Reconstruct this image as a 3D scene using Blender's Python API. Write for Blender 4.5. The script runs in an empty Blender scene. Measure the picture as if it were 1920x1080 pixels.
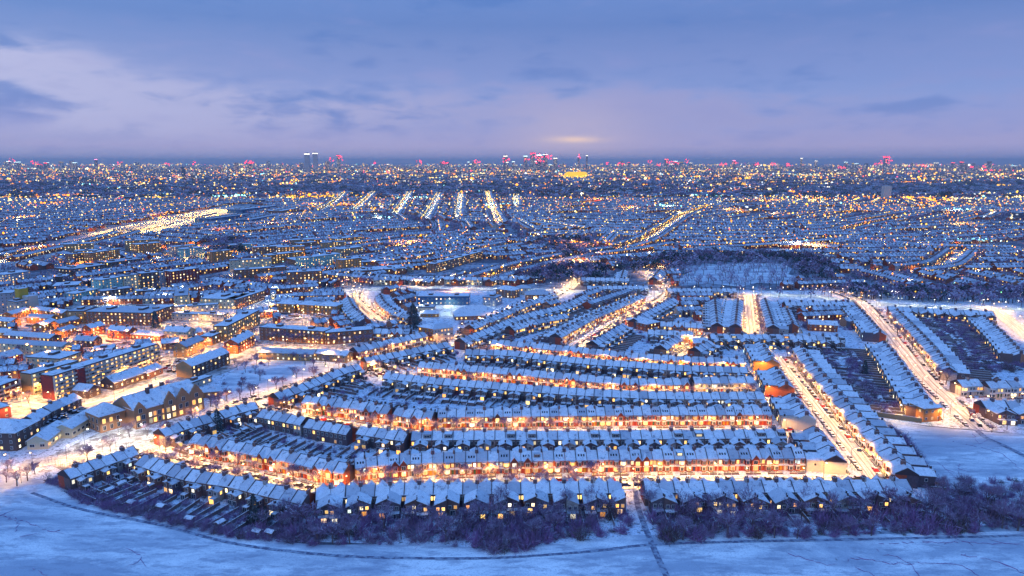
import bpy, math, random
import numpy as np
from mathutils import Vector, Matrix
random.seed(7); rng = np.random.default_rng(11)
S = bpy.context.scene; COL = S.collection
# ------------------------------------------------------------------ camera, world, sun, exposure
H = 135.0; FPX = 1330.0; HOR = 303.0
PITCH = math.atan((540 - HOR) / FPX)
cam = bpy.data.objects.new("camera", bpy.data.cameras.new("camera")); COL.objects.link(cam)
cam.data.sensor_width = 36; cam.data.lens = 36 * FPX / 1920
cam.data.clip_start = 1; cam.data.clip_end = 200000
cam.location = (0, 0, H); cam.rotation_euler = (math.pi / 2 - PITCH, 0, 0)
S.camera = cam
S.view_settings.view_transform = 'Standard'; S.view_settings.look = 'None'
S.view_settings.exposure = 0.5; S.view_settings.gamma = 1
S.cycles.use_denoising = True
S.cycles.sample_clamp_indirect = 3.0; S.cycles.sample_clamp_direct = 0
S.cycles.max_bounces = 4; S.cycles.diffuse_bounces = 2; S.cycles.glossy_bounces = 2
S.cycles.transmission_bounces = 2; S.cycles.volume_bounces = 0; S.cycles.transparent_max_bounces = 4
S.cycles.use_light_tree = True; S.cycles.caustics_reflective = False; S.cycles.caustics_refractive = False

def build_world():
    W = bpy.data.worlds.new("World"); S.world = W; W.use_nodes = True
    nt = W.node_tree; N = nt.nodes; L = nt.links; N.clear()
    def n(t, **k):
        x = N.new(t)
        for a, b in k.items(): setattr(x, a, b)
        return x
    def inp(sock, v):
        if hasattr(v, 'is_output') or isinstance(v, bpy.types.NodeSocket): L.new(v, sock)
        else: sock.default_value = v
    def m(op, a, b=0.0, c=None, clamp=False):
        x = n('ShaderNodeMath', operation=op, use_clamp=clamp); inp(x.inputs[0], a); inp(x.inputs[1], b)
        if c is not None: inp(x.inputs[2], c)
        return x.outputs[0]
    def mixc(f, a, b, t='MIX'):
        x = n('ShaderNodeMix', data_type='RGBA', blend_type=t); inp(x.inputs['Factor'], f)
        inp(x.inputs[6], a); inp(x.inputs[7], b); return x.outputs[2]
    def ss(v, a, b):
        x = n('ShaderNodeMapRange', interpolation_type='SMOOTHSTEP'); inp(x.inputs[0], v)
        x.inputs[1].default_value = a; x.inputs[2].default_value = b; return x.outputs[0]
    tc = n('ShaderNodeTexCoord'); sep = n('ShaderNodeSeparateXYZ'); L.new(tc.outputs['Generated'], sep.inputs[0])
    x, y, z = sep.outputs
    az = m('ARCTAN2', x, y)                       # azimuth from +Y
    el = m('ARCSINE', z)
    sky = n('ShaderNodeTexSky', sky_type='NISHITA'); sky.sun_disc = False
    sky.sun_elevation = math.radians(-3.0); sky.sun_rotation = math.radians(200); sky.altitude = 100
    # dusk blue by elevation
    ramp = n('ShaderNodeValToRGB'); L.new(ss(el, -0.02, 1.2), ramp.inputs[0]); r = ramp.color_ramp
    r.elements[0].position = 0.0; r.elements[0].color = (0.27, 0.29, 0.55, 1)
    r.elements[1].position = 1.0; r.elements[1].color = (0.085, 0.32, 0.92, 1)
    for p_, c_ in ((0.02, (0.20, 0.28, 0.56, 1)), (0.07, (0.055, 0.155, 0.44, 1)), (0.2, (0.028, 0.135, 0.47, 1)), (0.36, (0.09, 0.27, 0.76, 1))):
        e = r.elements.new(p_); e.color = c_
    base = mixc(0.12, ramp.outputs[0], mixc(1.0, sky.outputs[0], (9, 12, 14, 1), 'MULTIPLY'))
    # soft cloud bank
    comb = n('ShaderNodeCombineXYZ'); inp(comb.inputs[0], m('MULTIPLY', az, 3.0)); inp(comb.inputs[1], m('MULTIPLY', el, 10.0)); inp(comb.inputs[2], 3.7)
    n1 = n('ShaderNodeTexNoise', noise_dimensions='3D'); L.new(comb.outputs[0], n1.inputs['Vector'])
    n1.inputs['Scale'].default_value = 2.0; n1.inputs['Detail'].default_value = 5; n1.inputs['Roughness'].default_value = 0.5; n1.inputs['Distortion'].default_value = 0.25
    n2 = n('ShaderNodeTexNoise', noise_dimensions='3D'); L.new(comb.outputs[0], n2.inputs['Vector'])
    n2.inputs['Scale'].default_value = 6.5; n2.inputs['Detail'].default_value = 5; n2.inputs['Distortion'].default_value = 0.4
    def blob(a0, e0, sa, se, amp):
        da = m('DIVIDE', m('SUBTRACT', az, a0), sa); de = m('DIVIDE', m('SUBTRACT', el, e0), se)
        q = m('ADD', m('MULTIPLY', da, da), m('MULTIPLY', de, de))
        return m('MULTIPLY', m('EXPONENT', m('MULTIPLY', q, -1.0)), amp)
    cov = blob(-0.46, 0.062, 0.14, 0.034, 1.0)                 # pale puffs over the left
    for b in ((-0.62, 0.115, 0.12, 0.028, 0.6), (-0.22, 0.065, 0.14, 0.028, 0.65), (0.10, 0.075, 0.30, 0.035, 0.6),
              (0.55, 0.05, 0.45, 0.035, 0.36), (0.0, 0.012, 3.0, 0.022, 0.75), (-0.25, 0.15, 0.3, 0.05, 0.10), (-0.62, 0.10, 0.2, 0.03, 0.18)):
        cov = m('ADD', cov, blob(*b))
    nn = m('ADD', m('MULTIPLY', m('SUBTRACT', n1.outputs[0], 0.5), 2.0), m('MULTIPLY', m('SUBTRACT', n2.outputs[0], 0.5), 1.2))
    cl = ss(m('ADD', cov, m('MULTIPLY', nn, m('ADD', 0.16, m('MULTIPLY', cov, 1.2)))), 0.12, 0.80)
    ccol = mixc(ss(az, -0.75, 0.2), (0.38, 0.39, 0.57, 1), (0.25, 0.26, 0.46, 1))
    out = mixc(m('MULTIPLY', cl, 0.88), base, ccol)
    out = mixc(m('MULTIPLY', ss(nn, 0.05, 0.6), 0.35), out, (0.20, 0.23, 0.46, 1)); out = mixc(m('MULTIPLY', ss(nn, -0.05, -0.6), 0.4), out, (0.045, 0.13, 0.38, 1))
    # darker slate patches inside the lower cloud on the left
    out = mixc(m('MULTIPLY', ss(m('ADD', m('MULTIPLY', nn, 0.8), blob(-0.52, 0.02, 0.28, 0.022, 0.7)), 0.35, 0.85), 0.55), out, (0.13, 0.20, 0.44, 1))
    hz = m('MULTIPLY', m('EXPONENT', m('MULTIPLY', m('ABSOLUTE', m('SUBTRACT', el, 0.02)), -60.0)), 0.55)
    out = mixc(hz, out, (0.40, 0.34, 0.52, 1))
    # glow of the city on the cloud base
    g = blob(0.088, 0.0295, 0.035, 0.004, 1.0); g2 = blob(0.085, 0.020, 0.085, 0.05, 0.5)
    out = mixc(m('MULTIPLY', m('ADD', m('MULTIPLY', g, m('ADD', 0.1, m('MULTIPLY', n2.outputs[0], 1.3))), m('MULTIPLY', g2, 0.6)), 0.8, clamp=True), out, (0.80, 0.56, 0.42, 1))
    out = mixc(m('MULTIPLY', m('EXPONENT', m('MULTIPLY', m('ABSOLUTE', el), -55.0)), 0.60), out, (0.26, 0.25, 0.45, 1))
    bg = n('ShaderNodeBackground'); L.new(out, bg.inputs[0]); bg.inputs[1].default_value = 1.0
    o = n('ShaderNodeOutputWorld'); L.new(bg.outputs[0], o.inputs[0])
    W.cycles.sampling_method = 'MANUAL'; W.cycles.sample_map_resolution = 512
build_world()
sun = bpy.data.objects.new("sun_afterglow", bpy.data.lights.new("sun_afterglow", 'SUN')); COL.objects.link(sun)
sun.data.energy = 0.25; sun.data.angle = math.radians(40); sun.data.color = (0.55, 0.7, 1.0)
sun.rotation_euler = (math.radians(50), 0, math.radians(-55))

# ------------------------------------------------------------------ projection helpers
CP, SP = math.cos(PITCH), math.sin(PITCH)
def P(px, py, z=0.0):
    """point of the world seen at photograph pixel (px,py) on the level z"""
    a = (px - 960) / FPX; b = (540 - py) / FPX
    d = (a, CP + b * SP, -SP + b * CP)
    t = (z - H) / d[2]
    return Vector((d[0] * t, d[1] * t, z))
def to_px(X, Y, Z=0.0):
    X = np.asarray(X, float); Y = np.asarray(Y, float); Zr = Z - H
    dep = Y * CP - Zr * SP; up = Y * SP + Zr * CP
    return 960 + FPX * X / dep, 540 - FPX * up / dep
def inpoly(x, y, poly):
    x = np.asarray(x, float); y = np.asarray(y, float); r = np.zeros(x.shape, bool); n = len(poly); j = n - 1
    for i in range(n):
        xi, yi = poly[i]; xj, yj = poly[j]
        c = ((yi > y) != (yj > y)) & (x < (xj - xi) * (y - yi) / ((yj - yi) or 1e-9) + xi)
        r ^= c; j = i
    return r
def smooth_line(pts, step=6.0, closed=False):
    """Catmull-Rom through world points, resampled"""
    p = [Vector((q[0], q[1], 0)) for q in pts]
    if len(p) == 2: out = [p[0].lerp(p[1], i / 20) for i in range(21)]
    else:
        q = [p[0] * 2 - p[1]] + p + [p[-1] * 2 - p[-2]]; out = []
        for i in range(1, len(q) - 2):
            for k in range(12):
                t = k / 12; a, b, c, d = q[i - 1], q[i], q[i + 1], q[i + 2]
                out.append(0.5 * ((2 * b) + (c - a) * t + (2 * a - 5 * b + 4 * c - d) * t * t + (3 * b - a - 3 * c + d) * t ** 3))
        out.append(p[-1])
    A = np.array([[v.x, v.y] for v in out]); seg = np.hypot(*np.diff(A, axis=0).T); s = np.concatenate([[0], np.cumsum(seg)])
    n = max(2, int(round(s[-1] / step)) + 1); u = np.linspace(0, s[-1], n)
    return np.stack([np.interp(u, s, A[:, 0]), np.interp(u, s, A[:, 1])], 1), s[-1]
def wl(px, z=0.0): return [P(a, b, z) for a, b in px]

# ------------------------------------------------------------------ materials
MATS = {}
class NB:
    def __init__(s, name):
        s.mat = bpy.data.materials.new(name); s.mat.use_nodes = True; s.nt = s.mat.node_tree; s.N = s.nt.nodes; s.L = s.nt.links
        s.N.clear(); s.out = s.N.new('ShaderNodeOutputMaterial'); MATS[name] = s.mat
        s.b = s.N.new('ShaderNodeBsdfPrincipled'); s.L.new(s.b.outputs[0], s.out.inputs[0])
        s.b.inputs['Specular IOR Level'].default_value = 0.25; s.b.inputs['Roughness'].default_value = 0.8
        s.mat.cycles.emission_sampling = 'NONE'
    def n(s, t, **k):
        x = s.N.new(t)
        for a, b in k.items(): setattr(x, a, b)
        return x
    def put(s, sock, v):
        if isinstance(v, bpy.types.NodeSocket): s.L.new(v, sock)
        else: sock.default_value = v
    def math(s, op, a, b=0.0, clamp=False):
        x = s.n('ShaderNodeMath', operation=op, use_clamp=clamp); s.put(x.inputs[0], a); s.put(x.inputs[1], b); return x.outputs[0]
    def mix(s, f, a, b, t='MIX'):
        x = s.n('ShaderNodeMix', data_type='RGBA', blend_type=t); s.put(x.inputs['Factor'], f); s.put(x.inputs[6], a); s.put(x.inputs[7], b); return x.outputs[2]
    def rnd(s):
        a = s.n('ShaderNodeAttribute', attribute_name='rnd'); o = s.n('ShaderNodeObjectInfo')
        return s.math('FRACT', s.math('ADD', a.outputs['Fac'], s.math('MULTIPLY', o.outputs['Random'], 1.0)))
    def ramp(s, f, stops, const=False):
        r = s.n('ShaderNodeValToRGB'); s.L.new(f, r.inputs[0]); cr = r.color_ramp
        if const: cr.interpolation = 'CONSTANT'
        while len(cr.elements) < len(stops): cr.elements.new(0.5)
        for e, (p, c) in zip(cr.elements, stops): e.position = p; e.color = (*c, 1)
        return r.outputs[0]
    def noise(s, scale, detail=3, rough=0.55, obj=True, vec=None, dist=0.0):
        x = s.n('ShaderNodeTexNoise'); x.inputs['Scale'].default_value = scale; x.inputs['Detail'].default_value = detail
        x.inputs['Roughness'].default_value = rough; x.inputs['Distortion'].default_value = dist
        if vec is None:
            g = s.n('ShaderNodeNewGeometry'); s.L.new(g.outputs['Position'], x.inputs['Vector'])
        else: s.L.new(vec, x.inputs['Vector'])
        return x.outputs[0]
    def ss(s, v, a, b, lo=0.0, hi=1.0):
        x = s.n('ShaderNodeMapRange', interpolation_type='SMOOTHSTEP'); s.put(x.inputs[0], v)
        x.inputs[1].default_value = a; x.inputs[2].default_value = b; x.inputs[3].default_value = lo; x.inputs[4].default_value = hi; return x.outputs[0]
    def color(s, c): s.put(s.b.inputs['Base Color'], c)
    def emit(s, c, st): s.put(s.b.inputs['Emission Color'], c); s.put(s.b.inputs['Emission Strength'], st)
    def bump(s, h, dist, strength=0.5):
        x = s.n('ShaderNodeBump'); x.inputs['Distance'].default_value = dist; x.inputs['Strength'].default_value = strength
        s.L.new(h, x.inputs['Height']); s.L.new(x.outputs[0], s.b.inputs['Normal'])
def simple(name, c, rough=0.8, var=0.15, sc=1.5):
    b = NB(name); f = b.noise(sc)
    lo = tuple(v * (1 - var) for v in c) + (1,); hi = tuple(min(1, v * (1 + var)) for v in c) + (1,)
    b.color(b.mix(f, lo, hi)); b.b.inputs['Roughness'].default_value = rough; return b
def make_materials():
    b = NB('roof_snow'); f = b.noise(0.9, 4, 0.6); g = b.noise(5.0, 2)
    c = b.mix(b.ss(f, 0.35, 0.7), (0.72, 0.70, 0.73, 1), (0.88, 0.87, 0.88, 1)); c = b.mix(b.math('MULTIPLY', b.ss(g, 0.56, 0.68), .8), c, (0.28, 0.28, 0.33, 1)); q = b.noise(0.45, 4, 0.65); c = b.mix(b.math('MULTIPLY', b.ss(q, 0.56, 0.66), .75), c, (0.20, 0.18, 0.22, 1))
    c = b.mix(b.math('MULTIPLY', b.ss(b.rnd(), 0.55, 1.0), 0.60), c, (0.26, 0.27, 0.33, 1)); b.color(c)
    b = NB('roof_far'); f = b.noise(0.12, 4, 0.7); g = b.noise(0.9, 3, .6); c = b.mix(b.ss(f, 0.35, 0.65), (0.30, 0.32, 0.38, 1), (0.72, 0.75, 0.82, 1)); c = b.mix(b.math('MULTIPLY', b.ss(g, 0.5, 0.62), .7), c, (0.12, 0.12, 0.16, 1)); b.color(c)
    b = NB('brick'); r = b.rnd(); f = b.noise(1.2, 4)
    c = b.ramp(r, [(0, (0.44, 0.07, 0.035)), (0.22, (0.36, 0.085, 0.045)), (0.42, (0.50, 0.09, 0.04)), (0.6, (0.27, 0.10, 0.07)), (0.72, (0.50, 0.22, 0.13)), (0.84, (0.42, 0.09, 0.05)), (0.93, (0.55, 0.45, 0.36))], True)
    c = b.mix(b.ss(f, 0.3, 0.75), c, b.mix(0.5, c, (0.12, 0.06, 0.05, 1))); b.color(c)
    b = NB('stock_brick'); r = b.rnd(); f = b.noise(1.2, 4)
    c = b.ramp(r, [(0, (0.17, 0.11, 0.11)), (0.3, (0.13, 0.09, 0.11)), (0.55, (0.24, 0.13, 0.11)), (0.75, (0.13, 0.11, 0.14)), (0.9, (0.42, 0.38, 0.36))], True)
    c = b.mix(b.ss(f, 0.3, 0.75), c, b.mix(0.5, c, (0.08, 0.05, 0.05, 1))); b.color(c)
    simple('parapet', (0.075, 0.05, 0.055)); b = NB('white_render'); r = b.rnd()
    b.color(b.mix(b.noise(1.0, 4), b.ramp(r, [(0, (0.60, 0.55, 0.48)), (0.5, (0.72, 0.68, 0.62)), (1, (0.50, 0.40, 0.32))]), (0.45, 0.38, 0.33, 1)))
    simple('cream_render', (0.60, 0.50, 0.34)); simple('tan_brick', (0.42, 0.24, 0.12)); simple('brown_brick', (0.30, 0.13, 0.08), sc=.6)
    simple('dark_brick', (0.13, 0.085, 0.08), sc=.6); simple('orange_brick', (0.50, 0.20, 0.07)); simple('maroon_brick', (0.26, 0.05, 0.05))
    simple('teal_render', (0.25, 0.48, 0.45)); simple('grey_render', (0.34, 0.36, 0.42)); simple('pink_concrete', (0.52, 0.40, 0.36)); simple('red_brick', (0.40, 0.10, 0.05)); simple('school_brick', (0.40, 0.20, 0.11))
    simple('blue_glass', (0.05, 0.13, 0.25), 0.2); simple('yellow_clad', (0.5, 0.33, 0.05))
    b = NB('trim'); b.color(b.mix(b.rnd(), (0.72, 0.68, 0.62, 1), (0.82, 0.80, 0.76, 1)))
    for nm, lit, st in (('glass_front', 0.42, 2.2), ('glass_rear', 0.30, 2.4), ('glass_flat', 0.45, 2.4), ('glass_back', 0.42, 2.4), ('glass_gallery', 0.72, 1.6)):
        b = NB(nm); r = b.rnd(); r2 = b.math('FRACT', b.math('MULTIPLY', r, 37.7)); b.b.inputs['Roughness'].default_value = 0.15; b.b.inputs['Specular IOR Level'].default_value = .5
        b.color((0.03, 0.035, 0.06, 1))
        c = b.ramp(r2, [(0, (1, .50, .10)), (0.3, (1, .62, .16)), (0.55, (1, .40, .06)), (0.66, (1, .80, .42)), (0.80, (1, .62, .30)), (0.88, (1, .9, .66)), (0.955, (0.75, 0.95, 0.85))], True)
        k = b.math('MULTIPLY', b.math('LESS_THAN', r, lit), b.math('ADD', 0.35, b.math('MULTIPLY', b.math('FRACT', b.math('MULTIPLY', r, 91.3)), st)))
        b.emit(c, k)
    b = NB('door_paint'); b.color(b.ramp(b.rnd(), [(0, (0.3, 0.03, 0.03)), (0.3, (0.03, 0.05, 0.15)), (0.55, (0.5, 0.48, 0.45)), (0.75, (0.03, 0.10, 0.06)), (0.9, (0.45, 0.25, 0.03))], True))
    b = NB('pot'); b.color((0.22, 0.10, 0.07, 1))
    b = NB('hedge'); f = b.noise(3.0, 3); b.color(b.mix(b.ss(f, 0.45, 0.6), (0.10, 0.10, 0.035, 1), (0.55, 0.56, 0.55, 1)))
    b = NB('wood'); b.color(b.mix(b.noise(2.0), (0.14, 0.09, 0.10, 1), (0.26, 0.18, 0.16, 1)))
    b = NB('roof_felt'); b.color((0.06, 0.06, 0.07, 1))
    # ground snow with scrub and grass showing through
    b = NB('ground_snow'); g = b.n('ShaderNodeNewGeometry'); sp = b.n('ShaderNodeSeparateXYZ'); b.L.new(g.outputs['Position'], sp.inputs[0])
    mp = b.n('ShaderNodeMapping'); b.L.new(g.outputs['Position'], mp.inputs[0]); mp.inputs['Scale'].default_value = (0.35, 1.0, 1.0); mp.inputs['Rotation'].default_value = (0, 0, 0.12)
    f1 = b.noise(0.045, 8, 0.72, vec=mp.outputs[0], dist=0.5); f2 = b.noise(0.25, 5, 0.7, vec=mp.outputs[0]); f3 = b.noise(1.6, 3, 0.7)
    c = b.mix(b.ss(f1, 0.40, 0.62), (0.42, 0.45, 0.52, 1), (0.90, 0.89, 0.88, 1))
    c = b.mix(b.math('MULTIPLY', b.ss(f2, 0.50, 0.62), 0.60), c, (0.28, 0.30, 0.38, 1)); c = b.mix(b.math('MULTIPLY', b.ss(f3, 0.5, 0.68), 0.45), c, (0.30, 0.30, 0.36, 1)); b.color(c)
    # town ground: dark gardens, snow patches
    b = NB('garden_ground'); f = b.noise(0.30, 4, 0.7); f3 = b.noise(1.3, 3, 0.7)
    c = b.mix(b.ss(f, 0.33, 0.50), (0.10, 0.09, 0.12, 1), (0.70, 0.73, 0.80, 1)); c = b.mix(b.math('MULTIPLY', b.ss(f3, 0.52, 0.64), .8), c, (0.09, 0.08, 0.12, 1)); b.color(c)
    b = NB('far_ground'); f = b.noise(0.02, 5, 0.75); f3 = b.noise(0.15, 3, 0.7)
    c = b.mix(b.ss(f, 0.40, 0.62), (0.09, 0.09, 0.12, 1), (0.42, 0.44, 0.50, 1)); c = b.mix(b.ss(f3, 0.5, 0.6), c, (0.10, 0.10, 0.14, 1)); b.color(c)
    b = NB('road_snow'); uv = b.n('ShaderNodeUVMap'); su = b.n('ShaderNodeSeparateXYZ'); b.L.new(uv.outputs[0], su.inputs[0])
    u = su.outputs[0]; cs = b.n('ShaderNodeCombineXYZ'); b.put(cs.inputs[0], b.math('MULTIPLY', u, 9.0)); b.put(cs.inputs[1], b.math('MULTIPLY', su.outputs[1], 0.035))
    f = b.noise(1.4, 4, 0.6, vec=cs.outputs[0]); w = b.math('ABSOLUTE', b.math('SUBTRACT', b.math('ABSOLUTE', b.math('SUBTRACT', u, 0.5)), 0.13))
    tr = b.math('MULTIPLY', b.ss(w, 0.0, 0.055, 1.0, 0.0), 0.75)
    c = b.mix(b.ss(f, 0.42, 0.6), (0.42, 0.40, 0.38, 1), (0.74, 0.74, 0.74, 1)); c = b.mix(tr, c, (0.13, 0.12, 0.12, 1))
    c = b.mix(b.math('MULTIPLY', b.ss(b.noise(0.7, 3), 0.5, 0.65), 0.4), c, (0.2, 0.17, 0.15, 1)); b.color(c); b.b.inputs['Roughness'].default_value = 0.55
    b = NB('pavement_snow'); f = b.noise(0.8, 4, 0.65); b.color(b.mix(b.ss(f, 0.4, 0.62), (0.36, 0.32, 0.29, 1), (0.76, 0.76, 0.78, 1)))
    b = NB('yard_snow'); f = b.noise(0.18, 6, 0.75); b.color(b.mix(b.ss(f, 0.40, 0.62), (0.17, 0.15, 0.15, 1), (0.62, 0.62, 0.63, 1)))
    b = NB('path_snow'); f = b.noise(0.5, 4, 0.6); b.color(b.mix(b.ss(f, 0.4, 0.6), (0.13, 0.13, 0.20, 1), (0.34, 0.37, 0.44, 1)))
    # bare wood with snow on upper sides
    for nm, dk, sn in (('twigs', (0.17, 0.11, 0.18), 0.75), ('bark', (0.09, 0.065, 0.07), 0.45), ('scrub', (0.19, 0.10, 0.21), 0.7), ('needles', (0.03, 0.045, 0.05), 0.2), ('ivy_green', (0.05, 0.09, 0.03), 0.2)):
        b = NB(nm); g = b.n('ShaderNodeNewGeometry'); s3 = b.n('ShaderNodeSeparateXYZ'); b.L.new(g.outputs['True Normal'], s3.inputs[0])
        up = b.ss(b.math('ABSOLUTE', s3.outputs[2]), 0.45, 0.95); nz = b.noise(0.6, 3, .7)
        c = b.mix(b.noise(0.25, 3), dk + (1,), tuple(min(1, v * 1.9) for v in dk) + (1,))
        b.color(b.mix(b.math('MULTIPLY', b.math('MULTIPLY', up, b.ss(nz, 0.35, 0.6)), sn), c, (0.75, 0.78, 0.85, 1)))
    b = NB('car_paint'); b.b.inputs['Roughness'].default_value = 0.3
    b.color(b.ramp(b.rnd(), [(0, (0.03, 0.03, 0.04)), (0.3, (0.35, 0.35, 0.37)), (0.5, (0.03, 0.05, 0.14)), (0.68, (0.6, 0.6, 0.6)), (0.82, (0.45, 0.02, 0.02)), (0.93, (0.10, 0.10, 0.11))], True))
    b = NB('car_glass'); b.color((0.02, 0.02, 0.03, 1)); b.b.inputs['Roughness'].default_value = 0.1
    b = NB('rubber'); b.color((0.02, 0.02, 0.02, 1)); b = NB('lamp_metal'); b.color((0.10, 0.10, 0.11, 1))
    for nm, c, st in (('lamp_warm', (1, .62, .24), 14), ('lamp_white', (1, .93, .78), 14), ('lamp_orange', (1, .40, .04), 12)):
        b = NB(nm); b.color((0.02, 0.02, 0.02, 1)); b.emit((*c, 1), st)
    b = NB('far_lights'); b.color((0.02, 0.02, 0.02, 1))
    at = b.n('ShaderNodeAttribute', attribute_name='rnd'); c = b.ramp(at.outputs['Fac'], [(0, (1, .52, .03)), (0.26, (1, .27, .0)), (0.40, (1, .62, .10)), (0.60, (1, .80, .30)), (0.75, (0.85, 0.9, 0.85)), (0.90, (0.3, 0.85, 0.9)), (0.94, (1, 0.06, 0.10)), (0.985, (0.25, 1, 0.35))], True)
    b.emit(c, b.math('ADD', 0.9, b.math('MULTIPLY', b.math('FRACT', b.math('MULTIPLY', at.outputs['Fac'], 53.1)), 2.8)))
    for nm, c, st in (('red_beacon', (1, .03, .07), 4.0), ('pink_light', (1, .25, .5), 3.5), ('cold_light', (.65, .95, 1), 3.0), ('gold_light', (1, .60, .0), 1.0), ('pale_light', (1, .9, .7), 3.0), ('cyan_light', (0.1, .65, .8), 1.6), ('green_light', (0.3, .9, .2), 1.4)):
        b = NB(nm); b.color((0.02, 0.02, 0.02, 1)); b.emit((*c, 1), st)
    # far tower walls with lit windows
    b = NB('far_wall'); at = b.n('ShaderNodeAttribute', attribute_name='rnd'); g = b.n('ShaderNodeNewGeometry')
    mp = b.n('ShaderNodeMapping'); b.L.new(g.outputs['Position'], mp.inputs[0]); mp.inputs['Scale'].default_value = (0.09, 0.09, 0.16)
    v = b.n('ShaderNodeTexVoronoi'); b.L.new(mp.outputs[0], v.inputs['Vector']); v.inputs['Scale'].default_value = 1.0
    cr = b.n('ShaderNodeSeparateColor'); b.L.new(v.outputs['Color'], cr.inputs[0]); b.color((0.10, 0.10, 0.14, 1))
    cc = b.ramp(cr.outputs[1], [(0, (1, .6, .2)), (0.4, (1, .85, .5)), (0.7, (.8, .9, 1)), (0.9, (1, .35, .3))], True)
    b.emit(cc, b.math('MULTIPLY', b.math('MULTIPLY', b.math('GREATER_THAN', cr.outputs[0], 0.74), b.ss(v.outputs['Distance'], 0.30, 0.55, 1, 0)), 1.3))
    b = NB('train_body'); b.color((0.35, 0.36, 0.38, 1))
    b = NB('steel'); b.color((0.25, 0.25, 0.27, 1)); b.b.inputs['Metallic'].default_value = .6
make_materials()
def haze_material():
    m = bpy.data.materials.new('haze_air'); m.use_nodes = True; nt = m.node_tree; nt.nodes.clear(); o = nt.nodes.new('ShaderNodeOutputMaterial'); v = nt.nodes.new('ShaderNodeVolumePrincipled')
    v.inputs['Color'].default_value = (0.97, 0.97, 1.0, 1); v.inputs['Density'].default_value = 5.5e-5; v.inputs['Anisotropy'].default_value = 0.6; nt.links.new(v.outputs[0], o.inputs['Volume']); MATS['haze_air'] = m; pass
haze_material()

# ------------------------------------------------------------------ mesh building
class MB:
    def __init__(s): s.v = []; s.f = []; s.m = []; s.r = []; s.names = []; s.rid = 0
    def mi(s, m):
        if m not in s.names: s.names.append(m)
        return s.names.index(m)
    def add(s, vs, fs, m):
        o = len(s.v); s.v += [tuple(q) for q in vs]; s.r += [s.rid] * len(vs)
        k = s.mi(m)
        for f in fs: s.f.append(tuple(i + o for i in f)); s.m.append(k)
    def box(s, x0, x1, y0, y1, z0, z1, m, top=None, bottom=False):
        vs = [(x0, y0, z0), (x1, y0, z0), (x1, y1, z0), (x0, y1, z0), (x0, y0, z1), (x1, y0, z1), (x1, y1, z1), (x0, y1, z1)]
        s.add(vs, [(0, 1, 5, 4), (1, 2, 6, 5), (2, 3, 7, 6), (3, 0, 4, 7)] + ([(3, 2, 1, 0)] if bottom else []), m)
        s.add(vs[4:], [(0, 1, 2, 3)], top or m)
    def prism(s, prof, axis, a, b, m):
        """closed profile (list of 2-D points, counter-clockwise) swept along x ('x': profile=(y,z)) or y ('y': profile=(x,z))"""
        f = (lambda t, q: (t, q[0], q[1])) if axis == 'x' else (lambda t, q: (q[0], t, q[1]))
        n = len(prof); vs = [f(a, q) for q in prof] + [f(b, q) for q in prof]
        fs = [(i, (i + 1) % n, n + (i + 1) % n, n + i) for i in range(n)] + [tuple(range(n))[::-1], tuple(range(n, 2 * n))]
        s.add(vs, fs, m)
    def slab(s, a, b, c, d, t, m):
        """sloping sheet a,b,c,d (top corners) with thickness t downwards"""
        q = [a, b, c, d]; vs = [tuple(p) for p in q] + [(p[0], p[1], p[2] - t) for p in q]
        s.add(vs, [(0, 1, 2, 3), (7, 6, 5, 4), (0, 4, 5, 1), (1, 5, 6, 2), (2, 6, 7, 3), (3, 7, 4, 0)], m)
    def quad(s, a, b, c, d, m): s.add([a, b, c, d], [(0, 1, 2, 3)], m)
    def mesh(s, name, attr=True):
        me = bpy.data.meshes.new(name); me.from_pydata(s.v, [], s.f)
        for k in s.names: me.materials.append(MATS[k])
        me.polygons.foreach_set('material_index', s.m)
        if s.rid and attr:
            a = me.attributes.new('rnd', 'FLOAT', 'POINT'); a.data.foreach_set('value', [(r * 0.618) % 1 for r in s.r])
        me.update(); return me
def mirror_x(mb):
    o = MB(); o.names = list(mb.names); o.v = [(-x, y, z) for x, y, z in mb.v]; o.f = [f[::-1] for f in mb.f]; o.m = list(mb.m); o.r = list(mb.r); o.rid = mb.rid; return o
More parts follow.
